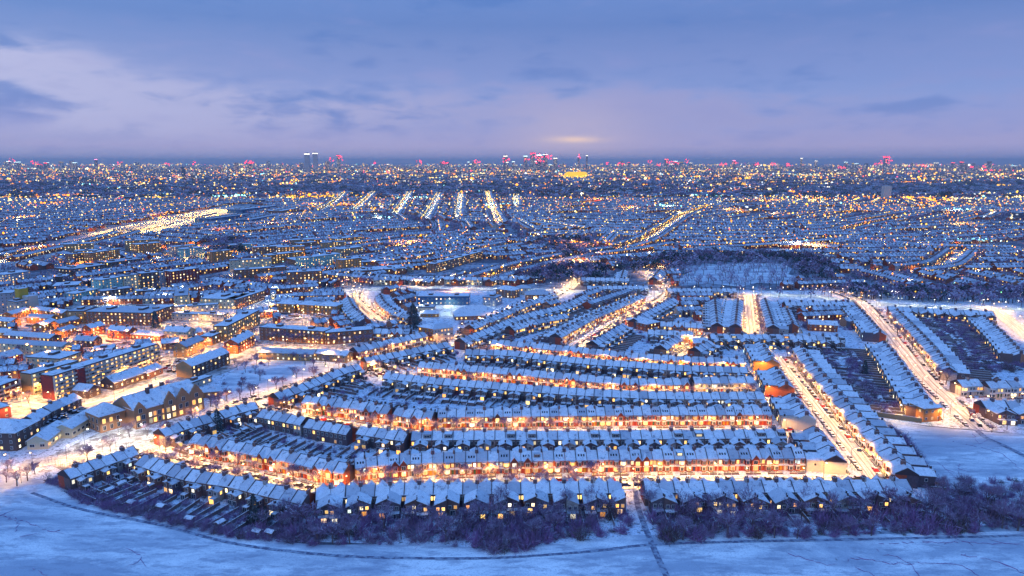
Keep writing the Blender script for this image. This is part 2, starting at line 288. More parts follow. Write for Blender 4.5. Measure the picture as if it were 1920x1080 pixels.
class Mass:
    """many transformed copies of templates in one mesh"""
    def __init__(s): s.V = []; s.R = []; s.LV = []; s.LT = []; s.M = []; s.names = []; s.nv = 0
    def add(s, mb, pos, ang, scale=None, r=None):
        pos = np.asarray(pos, float).reshape(-1, 3); N = len(pos)
        if N == 0: return
        ang = np.broadcast_to(np.asarray(ang, float), (N,)); v = np.array(mb.v, float)
        sc = np.ones((N, 3)) if scale is None else np.broadcast_to(np.asarray(scale, float), (N, 3))
        r = rng.random(N) if r is None else np.broadcast_to(r, (N,))
        c, sn = np.cos(ang)[:, None], np.sin(ang)[:, None]
        x = v[None, :, 0] * sc[:, 0:1]; y = v[None, :, 1] * sc[:, 1:2]; z = v[None, :, 2] * sc[:, 2:3]
        X = x * c - y * sn + pos[:, 0:1]; Y = x * sn + y * c + pos[:, 1:2]; Z = z + pos[:, 2:3]
        s.V.append(np.stack([X, Y, Z], 2).reshape(-1, 3))
        rid = np.array(mb.r); s.R.append(((r[:, None] + rid[None, :] * 0.618 * (1 + 0 * r[:, None])) % 1).reshape(-1))
        lt = np.array([len(f) for f in mb.f]); lv = np.array([i for f in mb.f for i in f]); nv = len(v)
        mp = []
        for k in mb.names:
            if k not in s.names: s.names.append(k)
            mp.append(s.names.index(k))
        s.LV.append((lv[None, :] + (np.arange(N) * nv)[:, None] + s.nv).reshape(-1)); s.LT.append(np.tile(lt, N)); s.M.append(np.tile(np.array(mp)[mb.m], N)); s.nv += nv * N
    def build(s, name):
        me = bpy.data.meshes.new(name); V = np.concatenate(s.V).astype(np.float32); LV = np.concatenate(s.LV).astype(np.int32); LT = np.concatenate(s.LT).astype(np.int32)
        me.vertices.add(len(V)); me.vertices.foreach_set('co', V.ravel()); me.loops.add(len(LV)); me.loops.foreach_set('vertex_index', LV)
        me.polygons.add(len(LT)); st = np.concatenate([[0], np.cumsum(LT)[:-1]]).astype(np.int32)
        me.polygons.foreach_set('loop_start', st); me.polygons.foreach_set('material_index', np.concatenate(s.M).astype(np.int32))
        for k in s.names: me.materials.append(MATS[k])
        a = me.attributes.new('rnd', 'FLOAT', 'POINT'); a.data.foreach_set('value', np.concatenate(s.R).astype(np.float32))
        me.update(calc_edges=True); me.shade_flat(); o = bpy.data.objects.new(name, me); COL.objects.link(o); return o
# ------------------------------------------------------------------ object helpers
def link(name, me, parent=None):
    o = bpy.data.objects.new(name, me); COL.objects.link(o)
    if parent is not None: o.parent = parent
    return o
def tag(o, label=None, cat=None, group=None, kind=None):
    if label: o['label'] = label
    if cat: o['category'] = cat
    if group: o['group'] = group
    if kind: o['kind'] = kind
    return o
def root(name, loc, rz, label, cat, group=None):
    o = bpy.data.objects.new(name, None); COL.objects.link(o); o.location = loc; o.rotation_euler = (0, 0, rz); o.empty_display_size = 0.5
    return tag(o, label, cat, group)
def struct(name, mb): return tag(link(name, mb.mesh(name)), kind='structure')
ONES = 'zeroth first second third fourth fifth sixth seventh eighth ninth tenth eleventh twelfth thirteenth fourteenth fifteenth sixteenth seventeenth eighteenth nineteenth'.split()
TENS = {2: 'twent', 3: 'thirt', 4: 'fort', 5: 'fift', 6: 'sixt', 7: 'sevent', 8: 'eight', 9: 'ninet'}
def nth(i):
    if i < 20: return ONES[i]
    if i > 99: return 'hundred and ' + nth(i - 100) if i > 100 else 'hundredth'
    t = TENS[i // 10]
    return t + 'ieth' if i % 10 == 0 else t + 'y-' + ONES[i % 10]

# ================================================================== SETTING: ground, fields, roads
def poly_sheet(name, px, z, mat, wpts=None):
    mb = MB(); pts = wpts if wpts is not None else [(p.x, p.y) for p in wl(px)]
    mb.add([(x, y, z) for x, y in pts], [tuple(range(len(pts)))], mat); o = struct(name, mb); return o
poly_sheet('ground', None, 0.0, 'far_ground', [(-45000, -300), (45000, -300), (45000, 62000), (-45000, 62000)])
poly_sheet('garden_ground', [(-260, 1000), (60, 905), (100, 915), (420, 1010), (1000, 1030), (1850, 985), (1700, 860), (1660, 790), (1760, 800), (1990, 820), (2250, 700), (1960, 545), (-40, 545), (-400, 700)], 0.03, 'garden_ground')
# foreground field with soft relief
EDGE = [(p.x, p.y) for p in wl([(-400, 880), (-60, 888), (75, 903), (150, 948), (300, 982), (440, 1013), (600, 1028), (800, 1024), (925, 1038), (1030, 1026), (1200, 1008), (1500, 1012), (1700, 1006), (1990, 1000), (2400, 985)])]
def field_top(x): return float(np.interp(x, [e[0] for e in EDGE], [e[1] for e in EDGE]))
def field_z(x, y):
    t = min(1, max(0, (field_top(x) - y) / 30)); return 0.08 + t * (.45 + .45 * math.sin(x * .031 + y * .02) * math.sin(y * .045 + 1) + .25 * math.sin(x * .11 + 2) * math.sin(y * .13))
def field():
    mb = MB(); nx, ny = 110, 50; xs = np.linspace(-330, 330, nx); vs = []
    for j in range(ny):
        for i in range(nx): x = xs[i]; y = 110 + (field_top(x) + 2 - 110) * j / (ny - 1); vs.append((x, y, field_z(x, y)))
    mb.add(vs, [(j * nx + i, j * nx + i + 1, (j + 1) * nx + i + 1, (j + 1) * nx + i) for j in range(ny - 1) for i in range(nx - 1)], 'ground_snow')
    struct('snow_field', mb)
field()
poly_sheet('snow_common', [(1668, 789), (1740, 800), (1830, 808), (1880, 812), (2100, 820), (2300, 900), (2200, 985), (1900, 950), (1800, 935), (1740, 880), (1695, 830)], 0.075, 'ground_snow')
poly_sheet('park_lawn', [(430, 700), (470, 676), (560, 674), (640, 686), (600, 700), (520, 728), (450, 740), (415, 722)], 0.05, 'ground_snow')
poly_sheet('far_park', [(1275, 536), (1268, 522), (1290, 512), (1285, 502), (1320, 494), (1350, 497), (1400, 492), (1470, 495), (1485, 504), (1478, 514), (1500, 522), (1480, 533), (1420, 530), (1390, 538), (1330, 531)], 0.06, 'ground_snow')
poly_sheet('playground', [(185, 812), (250, 803), (320, 812), (300, 838), (250, 850), (215, 872), (120, 885), (75, 862), (130, 838)], 0.06, 'yard_snow')
poly_sheet('estate_yard', [(-60, 800), (-60, 560), (140, 560), (420, 585), (640, 600), (670, 652), (480, 674), (420, 700), (330, 735), (215, 770), (120, 792), (60, 806)], 0.05, 'yard_snow')
poly_sheet('depot_yard', [(-60, 505), (60, 468), (210, 428), (420, 388), (470, 385), (450, 402), (330, 428), (200, 452), (80, 485), (-60, 520)], 0.05, 'yard_snow')

ROADS = []
def ribbon(mb, A, wid, z, mat, uvs, off=0.0, skip=None, kerb=0.0):
    T = np.gradient(A, axis=0); T /= np.hypot(T[:, 0], T[:, 1])[:, None] + 1e-9; Nn = np.stack([-T[:, 1], T[:, 0]], 1)
    Lp = A + Nn * (off + wid / 2); Rp = A + Nn * (off - wid / 2); s = np.concatenate([[0], np.cumsum(np.hypot(*np.diff(A, axis=0).T))])
    for i in range(len(A) - 1):
        if skip is not None and skip[i]: continue
        zf = z if callable(z) else (lambda x, y, z=z: z); vs = [(*p_, zf(*p_)) for p_ in (Rp[i], Rp[i + 1], Lp[i + 1], Lp[i])]
        mb.add(vs, [(0, 1, 2, 3)], mat); uvs += [(0, s[i]), (0, s[i + 1]), (1, s[i + 1]), (1, s[i])]
        if kerb:
            mb.add([vs[0], vs[1], (vs[1][0], vs[1][1], vs[1][2] - kerb), (vs[0][0], vs[0][1], vs[0][2] - kerb)], [(0, 1, 2, 3)], mat); uvs += [(0, 0)] * 4
            mb.add([vs[2], vs[3], (vs[3][0], vs[3][1], vs[3][2] - kerb), (vs[2][0], vs[2][1], vs[2][2] - kerb)], [(0, 1, 2, 3)], mat); uvs += [(0, 0)] * 4
def finish_ribbon(name, mb, uvs):
    me = mb.mesh(name); uv = me.uv_layers.new(name='UVMap'); uv.data.foreach_set('uv', np.array([uvs[l.vertex_index] for l in me.loops], dtype=np.float32).ravel())
    return tag(link(name, me), kind='structure')
def define_road(key, px, wid, desc, pave=2.2):
    A, L_ = smooth_line(wl(px), 5.0); ROADS.append(dict(key=key, A=A, w=wid, desc=desc, pave=pave, L=L_))
define_road('front', [(40, 872), (120, 862), (200, 858), (268, 850), (330, 868), (373, 878), (444, 893), (518, 909), (590, 923), (640, 921), (691, 917), (782, 913), (900, 909), (1100, 907), (1300, 905), (1500, 905), (1640, 903)], 7.5, 'the front street')
define_road('left', [(268, 850), (330, 822), (390, 785), (440, 760), (500, 742), (560, 722), (640, 696), (690, 682), (760, 660), (850, 633), (905, 612), (960, 590), (1010, 570), (1060, 545), (1085, 520)], 8.5, 'the main road past the school')
define_road('wide', [(1640, 903), (1622, 878), (1585, 832), (1548, 785), (1510, 738), (1480, 700), (1458, 668)], 9.5, 'the wide sloping street', 1.6)
define_road('second', [(475, 758), (520, 772), (602, 792), (668, 804), (737, 813), (809, 818), (885, 816), (1035, 815), (1200, 814), (1406, 813), (1500, 810)], 7.5, 'the second street')
define_road('third', [(650, 694), (720, 702), (790, 711), (838, 719), (899, 724), (960, 729), (1023, 735), (1087, 740), (1153, 745), (1219, 747), (1348, 747), (1440, 746), (1512, 744)], 7, 'the third street')
define_road('fourth', [(850, 645), (900, 660), (960, 670), (1014, 676), (1070, 681), (1128, 687), (1187, 692), (1247, 697), (1308, 700), (1368, 702), (1462, 700)], 6, 'the fourth street', 1.4)
define_road('avenue', [(1560, 545), (1612, 566), (1650, 605), (1690, 655), (1735, 710), (1780, 752), (1812, 782), (1840, 806)], 14, 'the tree lined avenue')
define_road('avenue_side', [(1790, 762), (1840, 772), (1880, 768), (1960, 764)], 8, 'the side road off the avenue')
define_road('slant', [(1082, 652), (1120, 630), (1160, 606), (1205, 580), (1240, 558), (1248, 545), (1222, 520), (1200, 505)], 9, 'the slanting street in the middle')
define_road('upright', [(1410, 632), (1407, 600), (1404, 570), (1402, 552)], 12, 'the upright street ending at the dark row')
define_road('short', [(1268, 664), (1295, 648), (1325, 632), (1330, 626)], 8, 'the short slanting street')
define_road('crescent', [(715, 602), (700, 590), (680, 572), (668, 558), (672, 545)], 9, 'the bright crescent')
define_road('high', [(480, 572), (560, 556), (640, 546), (720, 541), (820, 540), (940, 542), (1070, 546), (1150, 549), (1248, 552), (1400, 553), (1520, 556), (1620, 568), (1760, 576), (1960, 582)], 11, 'the high road')
define_road('far_right', [(1855, 575), (1890, 600), (1940, 640)], 9, 'the street at the far right')
define_road('estate_a', [(-20, 745), (120, 765), (230, 740), (330, 705), (440, 665), (480, 655), (560, 655), (660, 665)], 8, 'the estate road', 0)
define_road('estate_b', [(60, 640), (200, 636), (300, 645), (400, 660), (445, 668)], 7, 'the upper estate road', 0)
for i, R in enumerate(ROADS):
    mb = MB(); uvs = []; ribbon(mb, R['A'], R['w'], 0.10 + i * 0.004, 'road_snow', uvs); finish_ribbon('road', mb, uvs)
    if R['pave']:
        for sd in (-1, 1):
            off = sd * (R['w'] / 2 + R['pave'] / 2); T = np.gradient(R['A'], axis=0); T /= np.hypot(T[:, 0], T[:, 1])[:, None]
            C = R['A'] + np.stack([-T[:, 1], T[:, 0]], 1) * off; skip = np.zeros(len(C), bool)
            for Q in ROADS:
                if Q is R: continue
                for q in Q['A']: skip |= np.hypot(C[:, 0] - q[0], C[:, 1] - q[1]) < Q['w'] / 2 + 2.6
            if (~skip[:-1]).any():
                mb = MB(); uvs = []; ribbon(mb, R['A'], R['pave'], 0.23 + i * 0.003, 'pavement_snow', uvs, off, skip, 0.14); finish_ribbon('pavement', mb, uvs)
def near_road(x, y, extra=0.0):
    x = np.asarray(x, float); y = np.asarray(y, float); r = np.zeros(x.shape, bool)
    for R in ROADS:
        for q in R['A']: r |= (x - q[0]) ** 2 + (y - q[1]) ** 2 < (R['w'] / 2 + extra) ** 2
    return r
for nm, px, wd in (('path', [(1190, 915), (1196, 950), (1208, 985), (1222, 1020), (1250, 1085)], 2.2), ('path', [(60, 925), (150, 955), (300, 985), (430, 1018), (560, 1036), (700, 1046), (900, 1048), (1100, 1036), (1220, 1022), (1400, 1016), (1700, 1010), (1960, 1004)], 1.6),
                   ('path', [(1830, 806), (1850, 822), (1880, 835), (1930, 860)], 3)):
    A, _ = smooth_line(wl(px), 3); mb = MB(); uvs = []; ribbon(mb, A, wd, lambda x, y, w_=wd: max(field_z(x, y), .1) + (.06 if w_ < 2 else .09), 'path_snow', uvs); finish_ribbon(nm, mb, uvs)

# ================================================================== TERRACED HOUSES
def window(mb, x, y, z, wd, ht, d, glass):
    """window frame with a sill and a pane; d = outward side"""
    e = .10; t = .09
    if d in 'fb':
        s = -1 if d == 'f' else 1; y0, y1 = sorted((y, y + s * t)); mb.box(x - wd / 2 - e, x + wd / 2 + e, y0, y1, z - e, z + ht + e, 'trim', bottom=True)
        for a, b in ((x - wd / 2, x - .04), (x + .04, x + wd / 2)): q = y + s * (t + .02); mb.quad((a, q, z), (b, q, z), (b, q, z + ht), (a, q, z + ht), glass)
    else:
        s = -1 if d == 'l' else 1; x0, x1 = sorted((x, x + s * t)); mb.box(x0, x1, y - wd / 2 - e, y + wd / 2 + e, z - e, z + ht + e, 'trim', bottom=True); q = x + s * (t + .02)
        mb.quad((q, y - wd / 2, z), (q, y + wd / 2, z), (q, y + wd / 2, z + ht), (q, y - wd / 2, z + ht), glass)
def house_parts(w=4.8, front='bay', outr=(0.62, 6.0, 4.9, 6.3), dormer=0, eave=5.8, ridge=8.3, d=9.0, stack=True, brick='brick', rear='stock_brick', lean=True, glassr='glass_rear', gw=4.0):
    h = w / 2; hd = d / 2; P_ = {}; g = lambda y: eave + (ridge - eave) * (1 - abs(y) / hd)
    m = MB()
    m.prism([(-hd, 0), (0, 0), (0, ridge), (-hd, eave)], 'x', -h, h, brick); m.prism([(0.001, 0), (hd, 0), (hd, eave), (0.001, ridge)], 'x', -h, h, rear)
    m.prism([(-hd - .1, eave - .1), (hd + .1, eave - .1), (hd + .1, eave + .42), (0, ridge + .62), (-hd - .1, eave + .42)], 'x', -h - .13, -h + .13, 'parapet')
    if front in ('bay', 'flat'):   # string course
        m.box(-h + .14, h, -hd - .12, -hd - .001, 2.95, 3.2, 'trim', 'roof_snow')
    P_['wall'] = (m, None)
    m = MB(); o = .35; zz = .26
    m.slab((-h + .14, -hd - o, g(hd) - .2 + zz), (h - .14, -hd - o, g(hd) - .2 + zz), (h - .14, 0, ridge + zz), (-h + .14, 0, ridge + zz), .2, 'roof_snow')
    m.slab((-h + .14, 0, ridge + zz - .003), (h - .14, 0, ridge + zz - .003), (h - .14, hd + o, g(hd) - .2 + zz), (-h + .14, hd + o, g(hd) - .2 + zz), .2, 'roof_snow')
    P_['roof'] = (m, None)
    if front == 'gable':
        bx0, bx1, yb = -h + .3, h * .45, -hd - .9; cx = (bx0 + bx1) / 2
        m = MB(); m.prism([(bx0, 0), (bx1, 0), (bx1, eave - .2), (cx, eave + 1.9), (bx0, eave - .2)], 'y', yb, -hd + 1.6, brick)
        m.slab((bx0 - .25, yb - .2, eave - .3), (cx, yb - .2, eave + 2.1), (cx, -1.0, eave + 2.1), (bx0 - .25, -1.0, eave - .3), .16, 'roof_snow')
        m.slab((cx, yb - .2, eave + 2.1), (bx1 + .25, yb - .2, eave - .3), (bx1 + .25, -1.0, eave - .3), (cx, -1.0, eave + 2.1), .16, 'roof_snow')
        for z in (.7, 3.4): window(m, cx, yb, z, 1.7, 1.7, 'f', 'glass_front'); m.rid += 1
        m.box(bx0 - .05, bx1 + .05, yb - .15, yb - .001, 2.75, 3.0, 'trim', 'roof_snow'); P_['bay'] = (m, None); wx = h * .72; uw = [(wx, 1.0)]
    elif front == 'bay':
        bw = w * .5; cx = -h + .35 + bw / 2; yb = -hd - .85; m = MB()
        pr = [(cx - bw / 2, -hd), (cx + bw / 2, -hd), (cx + bw * .32, yb), (cx - bw * .32, yb)]
        for z0, z1, mt in ((0, .7, brick), (.7, 2.95, 'trim'), (2.95, 5.2, brick), (5.2, 5.4, 'trim')):
            vs = [(x, y, z0) for x, y in pr] + [(x, y, z1) for x, y in pr]; m.add(vs, [(1, 2, 6, 5), (2, 3, 7, 6), (3, 0, 4, 7)], mt)
        m.add([vs[4], vs[5], vs[6], vs[7]], [(0, 1, 2, 3)], 'roof_snow')
        for z in (.75, 3.45):
            m.rid += 1; window(m, cx, yb, z, bw * .46, 1.5, 'f', 'glass_front')
            for a, b in ((pr[1], pr[2]), (pr[3], pr[0])):
                a = Vector((*a, 0)); b = Vector((*b, 0)); nn = Vector(((b - a).y, -(b - a).x, 0)).normalized() * -.03; a2 = a.lerp(b, .22) + (nn if nn.y < 0 else -nn); b2 = a.lerp(b, .85) + (nn if nn.y < 0 else -nn)
                m.quad((a2.x, a2.y, z), (b2.x, b2.y, z), (b2.x, b2.y, z + 1.5), (a2.x, a2.y, z + 1.5), 'glass_front')
        m.box(cx - bw / 2 - .1, h - .15, yb - .25, -hd - .13, 2.72, 2.93, 'trim', 'roof_snow'); P_['bay'] = (m, None); uw = [(h - .95, 1.0)]
    else: uw = [(-h * .5, 1.2), (h * .45, 1.2)]
    k = 0
    for x, ww in uw:
        k += 1; m = MB(); window(m, x, -hd, 3.5, ww, 1.6, 'f', 'glass_front'); P_['window%d' % k] = (m, None)
    if front == 'flat': k += 1; m = MB(); window(m, -h * .45, -hd, .8, 1.7, 1.7, 'f', 'glass_front'); P_['window%d' % k] = (m, None)
    m = MB(); m.box(h - 1.45, h - .45, -hd - .07, -hd - .001, .15, 2.35, 'door_paint'); m.box(h - 1.6, h - .3, -hd - .05, -hd - .001, 2.36, 2.7, 'trim'); m.quad((h - 1.35, -hd - .09, 2.4), (h - .55, -hd - .09, 2.4), (h - .55, -hd - .09, 2.65), (h - 1.35, -hd - .09, 2.65), 'glass_front'); P_['door'] = (m, None)
    # rear outrigger leaning on the party line x=+h
    if outr:
        wf, L_, oe, orr = outr; x0 = h - w * wf; m = MB()
        m.prism([(x0, 0), (h, 0), (h, orr), (x0, oe)], 'y', hd, hd + L_, rear)
        m.slab((x0 - .25, hd - .4, oe - .1 + zz), (h - .05, hd - .4, orr + zz), (h - .05, hd + L_ + .3, orr + zz), (x0 - .25, hd + L_ + .3, oe - .1 + zz), .2, 'roof_snow')
        if lean: m.box(x0 + .1, h - .2, hd + L_ + .001, hd + L_ + 2.3, 0, 2.6, rear, 'roof_snow')
        P_['rear_extension'] = (m, None); mx = (x0 + h) / 2
        for wx_ in ((mx - 1.05, mx + 1.05) if wf > .7 else (mx,)):
            m = MB(); window(m, wx_, hd + L_, 3.1, 1.15, 1.35, 'b', glassr); k += 1; P_['window%d' % k] = (m, None)
        if lean: m = MB(); window(m, mx, hd + L_ + 2.3, .5, 1.9, 1.9, 'b', glassr); k += 1; P_['window%d' % k] = (m, None)
        else: m = MB(); window(m, mx, hd + L_, .5, 1.9, 1.8, 'b', glassr); k += 1; P_['window%d' % k] = (m, None)
        m = MB(); window(m, x0, hd + L_ * .5, 3.0, 1.0, 1.2, 'l', glassr); k += 1; P_['window%d' % k] = (m, None)
        m = MB(); window(m, (x0 - h) / 2, hd, 3.2, min(1.0, w * (1 - wf) * .55), 1.6, 'b', glassr); k += 1; P_['window%d' % k] = (m, None)
        m = MB(); m.box(h - .35, h - .01, hd + L_ - 1.1, hd + L_ - .3, orr - .4, orr + 1.3, 'parapet', 'roof_snow'); P_['chimney2'] = (m, 'roof')
    else:
        for x, z in ((-h * .5, 3.3), (h * .5, 3.3), (-h * .4, .5)):
            m = MB(); window(m, x, hd, z, 1.15, 1.5, 'b', glassr); k += 1; P_['window%d' % k] = (m, None)
    if stack:
        m = MB(); m.box(h - .75, h - .01, -.9, .9, ridge - .8, ridge + 1.5, 'stock_brick', 'roof_snow')
        for y in (-.6, -.2, .2, .6): m.box(h - .52, h - .24, y - .14, y + .14, ridge + 1.501, ridge + 2.0, 'pot')
        P_['chimney'] = (m, 'roof')
    if dormer == 1:
        m = MB(); m.prism([(1.0, eave + .6), (hd - .5, eave + .6), (hd - .5, ridge - .2), (1.0, ridge - .05)], 'x', -h * .75, h * .6, 'parapet'); m.box(-h * .8, h * .65, .7, hd - .3, ridge - .05, ridge + .15, 'roof_snow')
        window(m, -.1, hd - .5, eave + .95, w * .5, 1.0, 'b', glassr); P_['dormer'] = (m, 'roof')
    elif dormer == 3:
        m = MB(); m.box(-h * .6, h * .5, -hd * .72, -1.0, eave + .9, ridge - .1, 'parapet', 'roof_snow'); window(m, -.1, -hd * .72, eave + 1.2, w * .4, 1.0, 'f', 'glass_front'); P_['dormer'] = (m, 'roof')
    elif dormer == 2:
        m = MB()
        for x in (-h * .45, h * .05, h * .5):
            a = -hd * .55; z = g(a) + .27; s = (ridge - eave) / hd
            m.slab((x - .32, a - .5, z - .5 * s + .05), (x + .32, a - .5, z - .5 * s + .05), (x + .32, a + .5, z + .5 * s + .05), (x - .32, a + .5, z + .5 * s + .05), .1, 'car_glass')
        P_['skylight'] = (m, 'roof')
    if front != 'flat':
        m = MB(); m.box(-h + .1, h - 1.6, -hd - gw, -hd - gw + .25, 0, .85, 'stock_brick', 'roof_snow'); m.box(-h + .3, h - 1.7, -hd - gw + .26, -hd - gw + .8, 0, 1.2, 'hedge', 'hedge'); P_['garden_wall'] = (m, None)
    return P_
HC = {}; HPOS = []
def house_mesh(key, mir):
    kk = (key, mir)
    if kk not in HC:
        parts = house_parts(**dict(key)); out = {}
        for n_, (m, par) in parts.items():
            if mir: m = mirror_x(m)
            out[n_] = (m, m.mesh(n_), par)
        HC[kk] = out
    return HC[kk]
def merged(key, mir, drop=()):
    mb = MB(); i = 0
    for n_, (m, me, par) in house_mesh(key, mir).items():
        if n_.rstrip('0123456789') in drop: continue
        i += 1; o = len(mb.v); mb.v += m.v; mb.r += [i + q for q in m.r]; k = [mb.mi(x) for x in m.names]; mb.f += [tuple(a + o for a in f) for f in m.f]; mb.m += [k[q] for q in m.m]; i += m.rid
    mb.rid = 1; return mb
HOUSES = Mass(); FENCES = []; FMASS = Mass(); N_H = 0; GARD = []
fence_mb = {}
def put_house(key, mir, x, y, a, label, group):
    t = root('terraced_house', (x, y, 0), a, label, 'terraced house', group); objs = {}
    for n_, (m, me, par) in house_mesh(key, mir).items():
        nm = n_.rstrip('0123456789'); objs[n_] = link(nm, me, objs[par] if par else t)
def terrace(px, face, w, opts, desc=None, group=None, zr=8.3, vary=None, garden=None, last=None):
    """opts: function i -> dict of house options.  desc: where the row stands (individual things) or None (part of the mass)"""
    global N_H
    A, L_ = smooth_line(wl(px, zr), w)
    M = (A[1:] + A[:-1]) / 2; HPOS.extend(map(tuple, M)); D = A[1:] - A[:-1]; ang = np.arctan2(D[:, 1], D[:, 0]); ww = np.hypot(D[:, 0], D[:, 1]).mean()
    if face < 0: ang = ang + math.pi
    for i in range(len(M)):
        o = dict(opts(i)); o.update(last if last and i == len(M) - 1 else {}); o['w'] = round(float(ww), 3); mir = bool((i + (face < 0)) % 2); key = tuple(sorted(o.items(), key=lambda q: q[0]))
        if desc: put_house(key, mir, M[i, 0], M[i, 1], ang[i], desc(i + 1), group); N_H += 1
        else: HOUSES.add(merged(key, mir), [(M[i, 0], M[i, 1], 0)], ang[i])
    if garden:
        G = garden; c, s_ = np.cos(ang), np.sin(ang)
        for i in range(len(M)):
            bx, by = M[i, 0] - s_[i] * 4.5, M[i, 1] + c[i] * 4.5  # rear wall centre (local +y)
            GARD.append((bx, by, ang[i], ww, G, desc is not None, group))
def rowdesc(txt, kind='snow roofed terraced house'):
    return lambda i: f"{kind}, {nth(i)} {txt}"
A_opts = lambda i: dict(outr=(0.80, 7.0 + (0, 0, .8, .8, -1.2, -1.2, 0, 0, 1.5, 1.5)[(i + 1) % 10], 5.3, 7.4), lean=(i // 2) % 3 != 1,  front='gable', rear='stock_brick', eave=5.8, ridge=8.3, glassr='glass_back')
A1_opts = lambda i: dict(outr=(0.5, 3.5, 4.6, 5.2), front='gable' if i % 7 == 3 else 'bay', lean=(i % 3 == 0))
B1_opts = lambda i: dict(front='gable' if i % 6 in (2, 3) else 'bay', outr=(0.55, 4.5, 4.9, 5.9), brick='red_brick')
B2_opts = lambda i: dict(front='bay' if i % 11 not in (3, 4) else 'gable', dormer=2 if (i * 7) % 5 < 2 else (3 if (i * 5) % 13 == 2 else 0), brick='brick', stack=i % 4 != 1, ridge=8.3 if i % 9 != 4 else 8.8)
C_opts = lambda i: dict(outr=(0.6, 5.5, 4.9, 6.3), dormer=1 if (i // 2 * 5) % 4 < 2 and i % 2 else 0)
C1_opts = lambda i: dict(outr=None, front='bay')
D_opts = lambda i: dict(front='bay' if i % 13 != 6 else 'gable', dormer=2 if (i * 3) % 4 < 2 else (1 if i % 5 == 3 else 0), brick='brick', stack=i % 5 != 2)
E_opts = lambda i: dict(outr=(0.6, 4.0, 4.6, 5.6), front='bay')
W_opts = lambda i: dict(gw=1.9, outr=(0.75, 7.0, 5.4, 7.0), front='bay', lean=False)
terrace([(270, 853), (320, 869), (367, 882), (443, 893), (505, 908), (580, 924)], -1, 5.2, A1_opts, rowdesc('from the school junction, backing onto the field'), 'narrow houses backing onto the field', garden=17)
terrace([(592, 916), (640, 912), (700, 909), (800, 906), (1000, 904), (1165, 903)], -1, 5.9, A_opts, rowdesc('west of the alley beside the field, from the conifer', 'gabled house'), 'paired gable houses west of the alley', garden=12)
terrace([(1206, 903), (1400, 902), (1560, 901), (1700, 899)], -1, 5.9, A_opts, rowdesc('east of the alley beside the thicket', 'gabled terraced house'), 'paired gable houses east of the alley', garden=12)
terrace([(118, 883), (160, 868), (205, 852), (250, 837)], -1, 5.2, A1_opts, rowdesc('from the field, beside the playground'), 'short row beside the playground', garden=14)
terrace([(367, 813), (430, 826), (500, 839), (560, 851), (615, 863), (655, 870)], 1, 5.0, B1_opts, rowdesc('from the school end of the bending front street row', 'red brick house'), 'bending red brick row', garden=12)
terrace([(664, 860), (740, 853), (840, 849), (1000, 846), (1273, 843), (1503, 841)], 1, 4.8, B2_opts, rowdesc('from the bend in the straight front street row', 'bay fronted brick house'), 'straight lit row facing the field')
terrace([(492, 767), (575, 783)], -1, 5.0, C1_opts, rowdesc('under the unbroken snow roof by the school road'), 'houses under the unbroken roofs', garden=24)
terrace([(579, 786), (660, 800)], -1, 5.0, C1_opts, rowdesc('under the eastern unbroken snow roof'), 'houses under the unbroken roofs', garden=24)
terrace([(676, 798), (737, 807), (766, 811)], -1, 5.0, A1_opts, rowdesc('in the short row east of the unbroken roofs'), 'short linking row', garden=20)
terrace([(772, 809), (900, 808), (1200, 807), (1470, 805)], -1, 4.9, C_opts, rowdesc('from the west behind the straight front street row', 'dark backed house'), 'dark row with rear extensions')
terrace([(573, 742), (620, 747), (685, 755), (735, 763)], 1, 5.0, B1_opts, rowdesc('from the stone gable on the second street', 'red brick house'), 'curving red row on the second street', garden=14)
terrace([(744, 764), (785, 770), (815, 773)], 1, 5.0, B1_opts, rowdesc('in the short group at the second street bend', 'red brick house'), 'short red group at the bend', garden=14)
terrace([(821, 768), (1000, 766), (1200, 764), (1443, 763)], 1, 4.8, D_opts, rowdesc('from the west on the straight second street', 'bay fronted brick house'), 'straight bright row on the second street', garden=10)
terrace([(297, 806), (345, 790), (400, 775), (440, 762), (478, 753)], -1, 5.2, A1_opts, rowdesc('from the orange gable wall opposite the school'), 'row opposite the school', garden=14)
terrace([(1525, 800), (1568, 856)], -1, 5.6, W_opts, rowdesc('above the pale end wall by the wide street', 'deep terraced house'), 'lowest row on the west side of the wide street', last=dict(brick='white_render', rear='white_render'))
terrace([(1500, 648), (1523, 680), (1560, 722), (1599, 768), (1631, 800), (1667, 838), (1702, 880)], 1, 5.7, W_opts, rowdesc('down the long east side of the wide street', 'deep terraced house'), 'long east row of the wide street', garden=8)
print('individual houses', N_H)
# rows that belong to the mass
terrace([(1483, 738), (1513, 778)], -1, 5.2, W_opts, last=dict(brick='white_render', rear='white_render')); terrace([(1453, 688), (1475, 720)], -1, 5.2, W_opts, last=dict(brick='red_brick', rear='red_brick')); terrace([(1426, 640), (1448, 674)], -1, 5.2, W_opts, last=dict(brick='orange_brick', rear='orange_brick'))
terrace([(512, 738), (560, 722), (600, 706), (640, 690), (672, 682)], -1, 5.2, A1_opts, garden=16)
terrace([(723, 698), (780, 704), (840, 710), (920, 716), (1007, 723), (1140, 731), (1273, 735), (1430, 735)], -1, 4.9, E_opts, garden=14)
FG = lambda i: dict(front='gable' if i % 7 in (5, 6) else 'bay', outr=(0.6, 4.0, 4.6, 5.6), brick='red_brick')
terrace([(787, 678), (880, 685), (960, 691), (1040, 698), (1120, 705), (1190, 710), (1290, 709)], 1, 4.9, FG, garden=12)
WH = lambda i: dict(front='bay', outr=(0.6, 4, 4.6, 5.6), brick='white_render')
terrace([(1298, 707), (1412, 706)], 1, 5.2, WH)
terrace([(873, 655), (960, 657), (1007, 663), (1100, 672), (1173, 677), (1273, 684), (1400, 688)], -1, 4.9, E_opts, garden=10)
